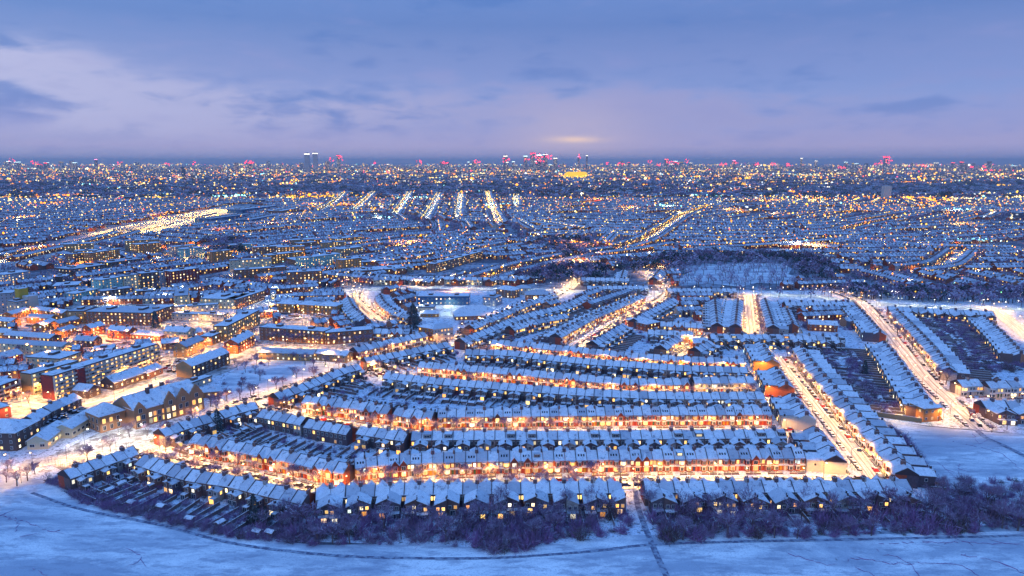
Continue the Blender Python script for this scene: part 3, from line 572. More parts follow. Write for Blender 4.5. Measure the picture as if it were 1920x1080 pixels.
terrace([(923, 637), (1000, 643), (1073, 650), (1150, 658), (1220, 664), (1300, 669), (1395, 672)], 1, 4.9, FG, garden=10)
terrace([(681, 671), (730, 662), (790, 650), (839, 641)], -1, 5.0, E_opts, garden=12)
terrace([(662, 652), (700, 643), (750, 632), (795, 622)], 1, 5.0, lambda i: dict(front='bay', brick='brick', outr=None))
terrace([(1330, 627), (1450, 627), (1582, 631)], -1, 5.0, C_opts, garden=8)
terrace([(1605, 573), (1628, 597), (1650, 622)], -1, 5.4, W_opts); terrace([(1655, 640), (1680, 668), (1700, 698), (1725, 733), (1746, 760)], -1, 5.6, W_opts, garden=16)
terrace([(1680, 580), (1725, 624), (1757, 659), (1780, 690)], 1, 5.6, W_opts, garden=22)
terrace([(1793, 713), (1834, 711)], 1, 7.0, lambda i: dict(front='bay', brick='white_render', outr=None)); terrace([(1846, 716), (1925, 713)], 1, 7.0, lambda i: dict(front='bay', brick='white_render', outr=None))
terrace([(1838, 752), (1880, 752), (1960, 756)], -1, 6.0, A_opts); terrace([(1665, 574), (1760, 580), (1862, 584)], -1, 6.0, A_opts)
terrace([(1843, 592), (1880, 625), (1915, 662)], -1, 5.5, W_opts, garden=22)
terrace([(1384, 560), (1379, 608)], -1, 5.2, W_opts); terrace([(1434, 560), (1450, 610)], 1, 5.2, W_opts)
terrace([(1041, 626), (1105, 592), (1161, 569), (1202, 552)], 1, 5.0, B2_opts, garden=14); terrace([(1188, 598), (1215, 582), (1262, 558)], -1, 5.2, E_opts, garden=14)
terrace([(1110, 640), (1140, 622), (1168, 606)], -1, 5.0, E_opts, garden=12)
terrace([(862, 635), (907, 618), (975, 591), (1050, 572), (1097, 552)], -1, 5.0, E_opts, garden=14); terrace([(880, 610), (930, 590), (985, 567), (1040, 550)], 1, 5.0, B2_opts)
terrace([(1238, 603), (1318, 607)], 1, 5.0, B1_opts); terrace([(1238, 648), (1270, 628)], 1, 5.0, E_opts); terrace([(1302, 652), (1330, 638)], -1, 5.0, E_opts); terrace([(1215, 618), (1300, 622)], -1, 5, E_opts)
terrace([(712, 552), (722, 568), (745, 583), (772, 590)], 1, 5.2, B2_opts); terrace([(652, 556), (662, 575), (685, 596)], -1, 5.2, E_opts)
terrace([(1250, 541), (1380, 541)], -1, 5.2, E_opts); terrace([(700, 520), (800, 518), (905, 520)], 1, 6, lambda i: dict(front='flat', brick='cream_render', outr=None)); terrace([(905, 520), (960, 518), (1020, 515)], 1, 6, lambda i: dict(front='flat', outr=None))
for px in ([(1100, 536), (1215, 536)], [(1470, 566), (1600, 566)], [(1090, 520), (1180, 522)]): terrace(px, -1, 5.5, E_opts)
for px in ([(1340, 560), (1345, 606)], [(1472, 575), (1486, 606)], ): terrace(px, -1, 5.2, E_opts)
for px in ([(690, 616), (770, 618)], [(955, 612), (1000, 600), (1060, 588)]): terrace(px, 1, 5.2, B2_opts)
terrace([(1165, 520), (1170, 505)], 1, 6, E_opts); terrace([(1225, 520), (1238, 505)], -1, 6, E_opts)
tag(HOUSES.build('distant_terraces'), 'snow roofed terraces filling the streets beyond the nearest rows', 'terraces', kind='stuff')
# ================================================================== GARDENS: fences and sheds
def fence_mesh(L_):
    m = MB(); m.box(-.06, .06, 0, L_, 0, 1.5, 'wood', 'roof_snow'); m.box(-.13, .13, 0, L_, 1.501, 1.62, 'roof_snow'); y = 0.0
    while y < L_: m.box(-.11, .11, y - .08, y + .08, 0, 1.8, 'wood'); y += 2.4
    return m
def shed_mb():
    m = MB(); m.prism([(-1.2, 0), (1.2, 0), (1.2, 1.9), (0, 2.4), (-1.2, 1.9)], 'x', -1.6, 1.6, 'wood')
    m.slab((-1.8, -1.4, 2.0), (1.8, -1.4, 2.0), (1.8, 0, 2.62), (-1.8, 0, 2.62), .15, 'roof_snow'); m.slab((-1.8, 0, 2.617), (1.8, 0, 2.617), (1.8, 1.4, 2.0), (-1.8, 1.4, 2.0), .15, 'roof_snow'); return m
def shed_door(): m = MB(); m.box(-.45, .45, -1.26, -1.201, .05, 1.75, 'door_paint'); return m
FM = {}; nf = 0; ns = 0; SHED = shed_mb(); SHM = SHED.mesh('shed'); SHD = shed_door().mesh('door'); SMASS = Mass(); seen = {}
rr = random.Random(5)
for (bx, by, a, w, G, near, grp) in GARD:
    off = 5.0; L_ = G - rr.random() * 3; c, s = math.cos(a), math.sin(a)
    fx, fy = bx - s * off + c * w / 2, by + c * off + s * w / 2
    if near_road(fx - s * L_, fy + c * L_, 1).item(): continue
    if L_ not in FM: pass
    key = round(L_)
    if key not in FM: m = fence_mesh(key); FM[key] = (m, m.mesh('garden_fence'))
    where = {'narrow houses backing onto the field': 'behind the narrow houses by the field'}.get(grp, 'behind the ' + (grp or ''))
    if near and nf < 200:
        nf += 1; seen[grp] = seen.get(grp, 0) + 1; o = link('garden_fence', FM[key][1]); o.location = (fx, fy, 0.04); o.rotation_euler = (0, 0, a)
        tag(o, f"snowy wooden fence, {nth(seen[grp])} {where}", 'fence', 'garden fences ' + where)
    else: FMASS.add(FM[key][0], [(fx, fy, .04)], a)
    if rr.random() < .45 and G > 13:
        sx, sy = bx - s * (off + L_ - 2 - rr.random() * 3), by + c * (off + L_ - 2 - rr.random() * 3)
        if near and ns < 70:
            ns += 1; seen[(grp, 's')] = k = seen.get((grp, 's'), 0) + 1; o = link('garden_shed', SHM); o.location = (sx, sy, .04); o.rotation_euler = (0, 0, a + (1.57 if rr.random() < .3 else 0)); link('door', SHD, o)
            tag(o, f"snowy garden shed, {nth(k)} {where}", 'shed', 'sheds ' + where)
        else: SMASS.add(SHED, [(sx, sy, .04)], a)
    if rr.random() < .6 and G > 13: SMASS.add(SHED, [(bx - s * (off + L_ * rr.random()), by + c * (off + L_ * rr.random()), -.9)], a + rr.random(), [(.5, .5, .7)])
for poly_, n_ in (([(1700, 600), (1835, 600), (1880, 690), (1790, 690)], 170), ([(1500, 665), (1600, 665), (1680, 770), (1600, 770)], 110), ([(1490, 570), (1590, 570), (1590, 620), (1490, 620)], 60), ([(560, 560), (650, 560), (640, 600), (500, 600)], 50), ([(60, 570), (300, 560), (300, 700), (60, 740)], 90)):
    W_ = [(p.x, p.y) for p in wl(poly_)]; xx = rng.uniform(min(w[0] for w in W_), max(w[0] for w in W_), n_ * 4); yy = rng.uniform(min(w[1] for w in W_), max(w[1] for w in W_), n_ * 4); ok_ = inpoly(xx, yy, W_) & ~near_road(xx, yy, 4); xx, yy = xx[ok_][:n_], yy[ok_][:n_]; s_ = rng.uniform(.3, 1.1, len(xx))
    SMASS.add(SHED, np.c_[xx, yy, np.full(len(xx), -.7)], rng.uniform(0, .5, len(xx)), np.c_[s_ * 1.6, s_, s_ * .8]); FMASS.add(fence_mesh(14), np.c_[xx[::3], yy[::3], np.full(len(xx[::3]), .04)], 1.3 + rng.normal(0, .05, len(xx[::3])))
if FMASS.V: tag(FMASS.build('distant_fences'), 'garden fences between the farther terraces', 'fences', kind='stuff')
if SMASS.V: tag(SMASS.build('garden_clutter'), 'sheds and snowy garden clutter between the farther terraces', 'garden clutter', kind='stuff')

# ================================================================== TREES
def tube(m, a, b, r0, r1, mat, n=3):
    d = (b - a).normalized(); u = d.orthogonal().normalized(); v = d.cross(u); vs = []
    for p, r in ((a, r0), (b, r1)):
        for k in range(n): t = 2 * math.pi * k / n; q = p + (u * math.cos(t) + v * math.sin(t)) * r; vs.append((q.x, q.y, q.z))
    m.add(vs, [(k, (k + 1) % n, n + (k + 1) % n, n + k) for k in range(n)], mat)
def bare_tree(seed, h=10.0, wide=0.42, twigs=3, mat='twigs', thick=1.0):
    R = random.Random(seed); T = MB(); C = MB()
    top = Vector((R.uniform(-.3, .3), R.uniform(-.3, .3), h * .34)); tube(T, Vector((0, 0, -.3)), top, h * .028, h * .020, 'bark', 6)
    def grow(p, d, l, r, lev):
        q = p + d * l; q2 = p.lerp(q, .5) + Vector((R.uniform(-1, 1), R.uniform(-1, 1), R.uniform(-.3, .6))) * l * .09
        M_ = T if lev == 0 else C; tube(M_, p, q2, r, r * .8, 'bark' if lev == 0 else mat); tube(M_, q2, q, r * .8, r * .55, 'bark' if lev == 0 else mat)
        if lev >= 3: return
        for k in range((5, 5, 4)[lev] if lev < 2 else twigs + 1):
            t = R.uniform(.35, 1.0); b = q2.lerp(q, max(0, t * 2 - 1)) if t > .5 else p.lerp(q2, t * 2)
            ax = Vector((R.gauss(0, 1), R.gauss(0, 1), R.gauss(0.15, .8))).normalized(); nd = (d * 1.0 + ax * .85).normalized(); grow(b, nd, l * R.uniform(.5, .72), max(r * .5, .022 * thick), lev + 1)
    n = R.randint(5, 7)
    for k in range(n):
        t = 2 * math.pi * (k + R.random() * .6) / n; out = R.uniform(.35, 1.0) * wide / .42
        grow(top + Vector((0, 0, -R.random() * h * .08)), Vector((math.cos(t) * out * .8, math.sin(t) * out * .8, 1)).normalized(), h * R.uniform(.26, .36), h * .012, 0)
    return T, C
def conifer(seed, h=12.0):
    R = random.Random(seed); T = MB(); C = MB(); tube(T, Vector((0, 0, -.3)), Vector((0, 0, h * .95)), h * .022, .03, 'bark', 5)
    for i in range(900):
        t = R.random() ** 1.4; z = h * (.08 + .9 * t); rad = h * .25 * (1 - t) ** .8 * R.uniform(.25, 1) * (1 + .25 * math.sin(z * 5)); a = R.uniform(0, 6.283)
        p = Vector((math.cos(a) * rad, math.sin(a) * rad, z)); o = Vector((math.cos(a), math.sin(a), -.45)).normalized(); s = R.uniform(.35, .8) * h / 12; w_ = o.orthogonal().normalized() * s * .4
        q = p + o * s; C.add([tuple(p - w_), tuple(p + w_), tuple(q + w_ * .4), tuple(q - w_ * .4)], [(0, 1, 2, 3)], 'needles')
    return T, C
def bush(seed, n=90, h=2.6, mat='scrub'):
    R = random.Random(seed); m = MB()
    for i in range(n):
        a = R.uniform(0, 6.283); e = R.uniform(.15, 1.5); p = Vector((R.gauss(0, .5), R.gauss(0, .5), 0)); d = Vector((math.cos(a) * math.cos(e), math.sin(a) * math.cos(e), math.sin(e)))
        q = p + d * h * R.uniform(.35, .6); q2 = q + (d + Vector((R.gauss(0, .5), R.gauss(0, .5), R.gauss(0, .4)))).normalized() * h * R.uniform(.3, .55)
        for x, y, r in ((p, q, .05), (q, q2, .035)):
            o = (y - x).cross(Vector((R.gauss(0, 1), R.gauss(0, 1), R.gauss(0, 1)))).normalized() * r; m.add([tuple(x - o), tuple(x + o), tuple(y + o * .7), tuple(y - o * .7)], [(0, 1, 2, 3)], mat)
    return m
TREES = []
for k in range(7):
    T, C = bare_tree(k, 10, (.36, .5, .42, .6, .45, .4, .55)[k], 3 if k % 2 else 4); TREES.append((T.mesh('trunk'), C.mesh('crown')))
STR = []
for k in range(3): T, C = bare_tree(40 + k, 10, .5, 2, thick=3.2); STR.append((T.mesh('trunk'), C.mesh('crown')))
CON = []
for k in range(2): T, C = conifer(k); CON.append((T.mesh('trunk'), C.mesh('crown')))
tr = random.Random(3); NT = 0; HPT = np.array(HPOS)
def put_tree(x, y, h, label, group=None, kind='bare', v=None):
    global NT
    if kind != 'conifer' and (np.hypot(HPT[:, 0] - x, HPT[:, 1] - y) < 6).any(): return
    NT += 1; t = root('bare_tree' if kind in ('bare', 'street') else 'conifer_tree', (x, y, 0.05), tr.uniform(0, 6.28), label, 'tree', group); me = tr.choice(TREES if kind == 'bare' else STR if kind == 'street' else CON); s = h / (12 if kind == 'conifer' else 10)
    if kind == 'bare' and tr.random() < .25: me = tr.choice(STR)
    a = link('trunk', me[0], t); b = link('crown', me[1], t); t.scale = (s * tr.uniform(.85, 1.15),) * 2 + (s,)
def sc(poly, n, mind=0.0):
    """n random ground points inside a pixel polygon, evenly by area"""
    W_ = [(p.x, p.y) for p in wl(poly)]; xs = [p[0] for p in W_]; ys = [p[1] for p in W_]; out = []
    k = 0
    while len(out) < n and k < 400:
        k += 1; x = rng.uniform(min(xs), max(xs), 400); y = rng.uniform(min(ys), max(ys), 400); ok = inpoly(x, y, W_)
        for a, b in zip(x[ok], y[ok]):
            if mind and any((a - c) ** 2 + (b - d) ** 2 < mind * mind for c, d in out): continue
            out.append((a, b))
            if len(out) >= n: break
    return np.array(out)
def group_trees(poly, n, mind, h0, h1, where, group, kind='bare'):
    Q = sc(poly, n, mind); Q = Q[np.argsort(Q[:, 0])]
    for i, (x, y) in enumerate(Q): put_tree(x, y, tr.uniform(h0, h1), f"{'leafless' if kind == 'bare' else 'dark'} {'tree' if kind == 'bare' else 'conifer'}, {nth(i + 1)} {where}", group, kind)
# thicket edge
THICK_L = [(600, 962), (1185, 955), (1180, 1000), (1010, 1022), (920, 1034), (800, 1018), (640, 1024), (560, 1018), (470, 1005), (520, 960)]
THICK_R = [(1215, 955), (1700, 955), (1780, 935), (1920, 945), (1990, 975), (1990, 998), (1700, 1004), (1500, 1010), (1240, 1015)]
group_trees(THICK_L, 34, 4.5, 8, 13, 'from the west in the thicket west of the alley', 'thicket trees west of the alley')
group_trees(THICK_R, 42, 4.5, 8, 13, 'from the alley in the thicket east of it', 'thicket trees east of the alley')
group_trees([(1740, 900), (1790, 880), (1930, 900), (1990, 940), (1920, 955), (1780, 940)], 7, 6, 6, 9, 'on the snowy slope below the wide street', 'trees on the slope')
put_tree(*P(478, 985).xy, 13, 'large dark conifer in the back garden at the thicket edge', None, 'conifer'); put_tree(*P(500, 990).xy, 9, 'smaller conifer beside the large one at the thicket edge', None, 'conifer')
put_tree(*P(409, 812).xy, 13, 'tall dark conifer behind the row opposite the school', None, 'conifer'); put_tree(*P(292, 616).xy, 15, 'tall conifer standing in front of the brown brick block', None, 'conifer')
put_tree(*P(708, 790).xy, 8, 'dark conifer in the gardens behind the curving red row', None, 'conifer'); put_tree(*P(775, 617).xy, 22, 'very tall dark tree beside the corner mansion block', None, 'conifer')
put_tree(*P(1620, 705).xy, 11, 'dark conifer among gardens east of the wide street', None, 'conifer')
for i, (a, b, h) in enumerate(((165, 868, 11), (208, 848, 10), (148, 888, 8), (243, 820, 10), (276, 818, 8), (395, 762, 9), (405, 770, 8), (425, 752, 9), (450, 748, 8), (470, 742, 9))): put_tree(*P(a, b).xy, h, f"leafless tree near the school, {nth(i + 1)} from the playground fence", 'trees near the school')
for i, (a, b, h) in enumerate(((12, 905, 8), (32, 912, 9), (52, 902, 9), (15, 885, 7), (66, 890, 7))): put_tree(*P(a, b).xy, h, f"leafless tree by the lit path at the field corner, {nth(i + 1)} of its clump", 'clump by the lit path')
group_trees([(430, 690), (470, 668), (560, 664), (640, 676), (660, 690), (600, 706), (520, 735), (440, 745)], 22, 7, 6, 10, 'around the small estate park', 'trees around the small park')
group_trees([(488, 642), (660, 652), (700, 645), (560, 640)], 14, 5, 8, 12, 'before the long brown block', 'trees before the long block')
group_trees([(1500, 690), (1590, 690), (1660, 760), (1560, 770), (1600, 740)], 16, 5, 6, 9, 'in gardens east of the wide street', 'trees east of the wide street')
group_trees([(640, 770), (770, 780), (760, 750), (700, 735)], 6, 5, 5, 8, 'in gardens behind the curving red row', 'trees behind the curving row')
group_trees([(1640, 585), (1680, 590), (1800, 715), (1790, 745), (1760, 715)], 26, 6, 9, 13, 'from the top of the avenue on its east side', 'trees along the avenue')
group_trees([(1800, 780), (1990, 770), (1990, 812), (1850, 812)], 8, 6, 5, 8, 'in gardens below the avenue side road', 'trees below the side road')
STREET_TREES = (('front', 60, 290, 11, 1), ('front', 64, 290, 13, -1), ('second', 10, 200, 12, 1), ('left', 20, 300, 22, 1), ('wide', 10, 240, 17, -1), ('slant', 10, 160, 20, -1), ('upright', 5, 150, 14, 1), ('upright', 8, 150, 14, -1), ('third', 20, 300, 34, 1))
def along(key, s0, s1, step, side, off):
    R = next(r for r in ROADS if r['key'] == key); A = R['A']; seg = np.concatenate([[0], np.cumsum(np.hypot(*np.diff(A, axis=0).T))]); out = []
    s = s0
    while s < min(s1, seg[-1] - 2):
        x = np.interp(s, seg, A[:, 0]); y = np.interp(s, seg, A[:, 1]); x2 = np.interp(s + 1, seg, A[:, 0]); y2 = np.interp(s + 1, seg, A[:, 1]); a = math.atan2(y2 - y, x2 - x)
        o = side * (R['w'] / 2 + off); out.append((x - math.sin(a) * o, y + math.cos(a) * o, a)); s += step
    return out, R
seen = {}
for key, s0, s1, st, sd in STREET_TREES:
    pts, R = along(key, s0, s1, st, sd, 1.5)
    for i, (x, y, a) in enumerate(pts):
        if near_road(x, y, .5).item(): continue
        seen[key] = k = seen.get(key, 0) + 1
        put_tree(x + tr.uniform(-1, 1), y, tr.uniform(7, 10), f"bare pollarded street tree, {nth(k)} along {R['desc']}", 'street trees on ' + R['desc'], 'street')
print('trees', NT)
group_trees([(-10, 800), (-10, 620), (150, 610), (300, 640), (420, 600), (480, 600), (480, 650), (300, 700), (100, 760)], 46, 9, 6, 10, 'among the estate blocks', 'trees among the estate blocks')
# undergrowth
BU = [bush(k) for k in range(3)] + [bush(8, 70, 2.6, 'bark'), bush(9, 110, 3.0, 'twigs'), bush(10, 60, 3.4, 'twigs')]; UM = Mass()
def bushes(poly, n, s0, s1, zs=.9):
    Q = sc(poly, n); Q = Q[~near_road(Q[:, 0], Q[:, 1], 2.5)]; pick = rng.integers(0, len(BU), len(Q))
    for k in range(len(BU)):
        q = Q[pick == k]; s = rng.uniform(s0, s1, len(q)); UM.add(BU[k], np.c_[q, np.full(len(q), .05)], rng.uniform(0, 6.28, len(q)), np.c_[s, s, s * zs * rng.uniform(.7, 1.3, len(q))])
bushes(THICK_L, 250, .5, 1.1); bushes(THICK_R, 300, .5, 1.1); bushes(THICK_L, 150, 1.0, 2.1, 1.2); bushes(THICK_R, 190, 1.0, 2.1, 1.2)
for ln in ([(0, 968), (60, 985), (95, 1000), (110, 996)], [(15, 972), (35, 985), (28, 1000)], [(40, 1010), (70, 1003)], [(60, 1070), (90, 1082)], [(1588, 1046), (1640, 1052), (1680, 1058), (1790, 1060), (1835, 1082)], [(1800, 1042), (1870, 1055), (1930, 1085)], [(1590, 1048), (1600, 1062), (1640, 1080)], [(1760, 868), (1785, 890), (1805, 905)], [(1790, 828), (1830, 838), (1875, 850), (1910, 878), (1940, 890)], [(1800, 870), (1796, 885), (1815, 895)], [(1825, 815), (1835, 832), (1850, 826)], [(235, 1030), (262, 1042), (258, 1056), (240, 1062)], [(1640, 1030), (1700, 1055), (1730, 1085)], [(1650, 1020), (1800, 1018), (1920, 1022)], [(1480, 1040), (1560, 1062)]):
    A, _ = smooth_line(wl(ln), 1.6); A = A + rng.normal(0, .35, A.shape); m = MB(); zz = [max(field_z(x, y), .05) + .12 if y < field_top(x) else .15 for x, y in A]
    for a_ in range(len(A) - 1):
        if rng.random() < .88: r_ = rng.uniform(.06, .17); tube(m, Vector((*A[a_], zz[a_])), Vector((*A[a_ + 1], zz[a_ + 1])), r_, r_ * .8, 'scrub', 4)
        if rng.random() < .18: tube(m, Vector((*A[a_], zz[a_])), Vector((*(A[a_] + rng.normal(0, 2.2, 2)), zz[a_])), .12, .05, 'scrub', 3)
    UM.add(m, [(0, 0, 0)], 0)
bushes([(85, 900), (120, 895), (300, 925), (440, 970), (600, 1000), (560, 1020), (430, 1008), (300, 972), (150, 935)], 150, .7, 1.3)
bushes([(85, 903), (110, 900), (150, 945), (300, 978), (440, 1008), (600, 1024), (560, 1008), (440, 992), (300, 962), (170, 930)], 230, .7, 1.3)
bushes([(1640, 790), (1690, 815), (1730, 870), (1790, 925), (1770, 945), (1720, 900), (1680, 850)], 110, .8, 1.4)
bushes([(905, 985), (985, 985), (1000, 1032), (930, 1040), (890, 1020)], 90, 1.2, 2.0)
bushes([(1750, 900), (1920, 900), (1990, 950), (1800, 950)], 70, .7, 1.5)
bushes([(1490, 660), (1600, 660), (1700, 780), (1600, 790)], 160, .8, 1.7); bushes([(1690, 590), (1840, 590), (1960, 700), (1800, 700)], 420, .9, 2.0)
bushes([(1440, 570), (1600, 570), (1600, 620), (1440, 620)], 160, .9, 2.0)
for poly, n in (([(380, 800), (490, 775), (650, 805), (770, 825), (660, 862), (500, 832)], 170), ([(700, 745), (900, 735), (1440, 745), (1440, 755), (830, 758), (740, 762)], 140), ([(640, 700), (700, 705), (640, 745), (540, 745)], 50), ([(800, 660), (1400, 690), (1400, 700), (880, 680)], 120), ([(270, 880), (580, 950), (560, 990), (300, 930), (150, 900)], 170),
                ([(1100, 600), (1230, 560), (1350, 560), (1350, 620), (1200, 640)], 140), ([(900, 630), (1060, 580), (1080, 600), (960, 640)], 90), ([(1200, 640), (1330, 640), (1430, 660), (1400, 665), (1250, 660)], 60), ([(-20, 700), (300, 600), (640, 640), (400, 760), (100, 800)], 130)): bushes(poly, int(n * .6), .5, 1.2)
tag(UM.build('undergrowth'), 'tangled leafless undergrowth and garden shrubs dusted with snow', 'undergrowth', kind='stuff')

# ================================================================== CARS
def car_parts():
    b = MB(); b.prism([(-2.1, .3), (2.1, .3), (2.15, .75), (1.2, .92), (-1.9, .95), (-2.15, .8)], 'y', -.86, .86, 'car_paint'); b.prism([(-1.7, .93), (1.0, .93), (.35, 1.42), (-1.25, 1.42)], 'y', -.72, .72, 'car_paint')
    for x in (-1.35, 1.35):
        for y in (-.88, .70): b.prism([(x + .33 * math.cos(t), .33 + .33 * math.sin(t)) for t in [k * math.pi / 4 for k in range(8)]], 'y', y, y + .18, 'rubber')
    g = MB()
    for y in (-.735, .735): g.quad((-1.5, y, .97), (.85, y, .97), (.32, y, 1.36), (-1.2, y, 1.36), 'car_glass')
    g.quad((1.02, -.62, .97), (1.02, .62, .97), (.40, .58, 1.40), (.40, -.58, 1.40), 'car_glass')
    s = MB(); s.box(-1.2, .3, -.70, .70, 1.423, 1.54, 'roof_snow'); s.slab((1.1, -.75, 1.0), (2.05, -.75, .86), (2.05, .75, .86), (1.1, .75, 1.0), .06, 'roof_snow'); return b, g, s
cb, cg, cs = car_parts(); CARM = (cb.mesh('parked_car'), cg.mesh('windows'), cs.mesh('snow_cover')); CALL = MB()
for m in (cb, cg, cs):
    o = len(CALL.v); CALL.v += m.v; CALL.r += [0] * len(m.v); k = [CALL.mi(x) for x in m.names]; CALL.f += [tuple(a + o for a in f) for f in m.f]; CALL.m += [k[q] for q in m.m]
CMASS = Mass(); NC = 0; cr = random.Random(8)
def park(x, y, a, label=None, group=None):
    global NC
    if label and NC < 290:
        NC += 1; o = link('parked_car', CARM[0]); o.location = (x, y, .14); o.rotation_euler = (0, 0, a); link('windows', CARM[1], o); link('snow_cover', CARM[2], o); tag(o, label, 'car', group)
    else: CMASS.add(CALL, [(x, y, .14)], a)
for key, s0, s1, ind in (('front', 40, 900, 1), ('wide', 6, 400, 1), ('second', 8, 900, 1), ('avenue', 10, 500, 1), ('left', 10, 500, 1), ('slant', 8, 300, 0), ('upright', 5, 200, 0), ('third', 10, 800, 0), ('crescent', 4, 200, 0), ('fourth', 10, 900, 0), ('short', 4, 100, 0), ('avenue_side', 5, 100, 0)):
    for sd in (-1, 1):
        pts, R = along(key, s0, s1, 5.6, sd, -1.25); k = 0
        for x, y, a in pts:
            if cr.random() > (.8 if key != 'left' else .4): continue
            if any(near_road(np.array([x]), np.array([y]), -.5)[0] and False for _ in ()): continue
            k += 1; park(x, y, a + (math.pi if sd > 0 else 0) + cr.uniform(-.03, .03), f"snowy parked car, {nth(k)} on the {'far' if sd > 0 else 'near'} side of {R['desc']}" if ind else None, 'cars parked along ' + R['desc'])
for k, (x, y) in enumerate(sc([(60, 790), (110, 772), (150, 768), (190, 758), (120, 785), (70, 800), (25, 790)], 22, 3.0)): park(x, y, .4 + cr.uniform(-.1, .1), f"snowed in car, {nth(k + 1)} in the yard below the long white block", 'cars in the estate yard')
CMASS.add(CALL, np.c_[sc([(305, 690), (345, 672), (365, 680), (320, 705)], 20, 3.2), np.full(20, .14)], .5)
for x, y in sc([(1800, 775), (1850, 772), (1845, 800), (1820, 800)], 7, 3): park(x, y, 1.2)
tag(CMASS.build('distant_cars'), 'snow dusted cars along the streets further back', 'cars', kind='stuff'); print('cars', NC)

# ================================================================== STREET LAMPS (each carries its own light)
def lamp_parts():
    m = MB(); tube(m, Vector((0, 0, 0)), Vector((0, 0, 7.4)), .10, .06, 'lamp_metal', 6); tube(m, Vector((0, 0, 7.4)), Vector((0, -1.5, 7.7)), .05, .04, 'lamp_metal', 4); m.box(-.2, .2, -2.2, -1.4, 7.68, 7.84, 'lamp_metal', 'roof_snow')
    return m
def head_mb(mat): m = MB(); m.box(-.22, .22, -2.15, -1.45, 7.48, 7.67, mat, bottom=True); return m
LPM = lamp_parts().mesh('street_lamp'); HDM = {k: head_mb(k).mesh('lamp_head') for k in ('lamp_warm', 'lamp_white', 'lamp_orange')}
LCOL = {'lamp_warm': (1, .49, .10), 'lamp_white': (1, .86, .62), 'lamp_orange': (1, .36, .05), 'lamp_cool': (.95, 1, .72), 'lamp_depot': (1, .54, .09)}
LD = {}; HPA = np.array(HPOS)
def light_data(kind, e):
    k = (kind, e)
    if k not in LD:
        d = bpy.data.lights.new('lamp_light', 'SPOT'); d.energy = e; d.color = LCOL[kind]; d.shadow_soft_size = .35; d.spot_size = math.radians(166); d.spot_blend = .35; LD[k] = d
    return LD[k]
LS = 3.1; NLAMP = 0; LMASS = Mass(); LAMP_ALL = {}
for k_ in HDM:
    a_ = lamp_parts(); b_ = head_mb(k_); o_ = len(a_.v); a_.v += b_.v; a_.r += b_.r; i_ = a_.mi(k_); a_.f += [tuple(v + o_ for v in f) for f in b_.f]; a_.m += [i_] * len(b_.m); LAMP_ALL[k_] = a_
def lamp(x, y, a, kind, e, label, group):
    global NLAMP
    if (np.hypot(HPA[:, 0] - x, HPA[:, 1] - y) < 5.6).any(): return
    NLAMP += 1
    if NLAMP > 295:
        LMASS.add(LAMP_ALL[kind if kind in HDM else 'lamp_white'], [(x, y, .2)], a); q = bpy.data.objects.new('lamp_light', light_data(kind, round(e * LS))); COL.objects.link(q); q.location = (x + 1.8 * math.sin(a), y - 1.8 * math.cos(a), 7.4); return
    o = link('street_lamp', LPM); o.location = (x, y, .2); o.rotation_euler = (0, 0, a); hk = kind if kind in HDM else 'lamp_white'; link('lamp_head', HDM[hk], o)
    q = bpy.data.objects.new('lamp_light', light_data(kind, round(e * LS))); COL.objects.link(q); q.parent = o; q.location = (0, -1.8, 7.3); tag(o, label, 'street lamp', group)
seen = {}
for key, s0, s1, st, kind, e in (('front', 20, 900, 24, 'lamp_warm', 2700), ('left', 4, 620, 26, 'lamp_warm', 1800), ('wide', 6, 400, 22, 'lamp_warm', 1500), ('second', 6, 900, 24, 'lamp_warm', 2700), ('third', 6, 900, 26, 'lamp_warm', 2200), ('fourth', 6, 900, 26, 'lamp_warm', 2200),
                          ('avenue', 8, 700, 24, 'lamp_warm', 1400), ('avenue_side', 8, 200, 22, 'lamp_warm', 1500), ('slant', 8, 400, 24, 'lamp_warm', 2000), ('upright', 6, 300, 20, 'lamp_warm', 1800), ('short', 3, 200, 18, 'lamp_warm', 2800), ('crescent', 4, 200, 18, 'lamp_warm', 1500),
                          ('high', 10, 1600, 30, 'lamp_cool', 700), ('far_right', 5, 300, 22, 'lamp_warm', 1500), ('estate_a', 10, 900, 24, 'lamp_warm', 2600), ('estate_b', 10, 600, 24, 'lamp_orange', 2800)):
    for sd in (-1, 1):
        pts, R = along(key, s0 + (st / 2 if sd > 0 else 0), s1, st, sd, .5)
        for x, y, a in pts:
            seen[key] = k = seen.get(key, 0) + 1
            lamp(x, y, a if sd > 0 else a + math.pi, kind, e * (1 if key != 'left' else 1), f"tall lit street lamp, {nth(k)} on {R['desc']}", 'street lamps on ' + R['desc'])
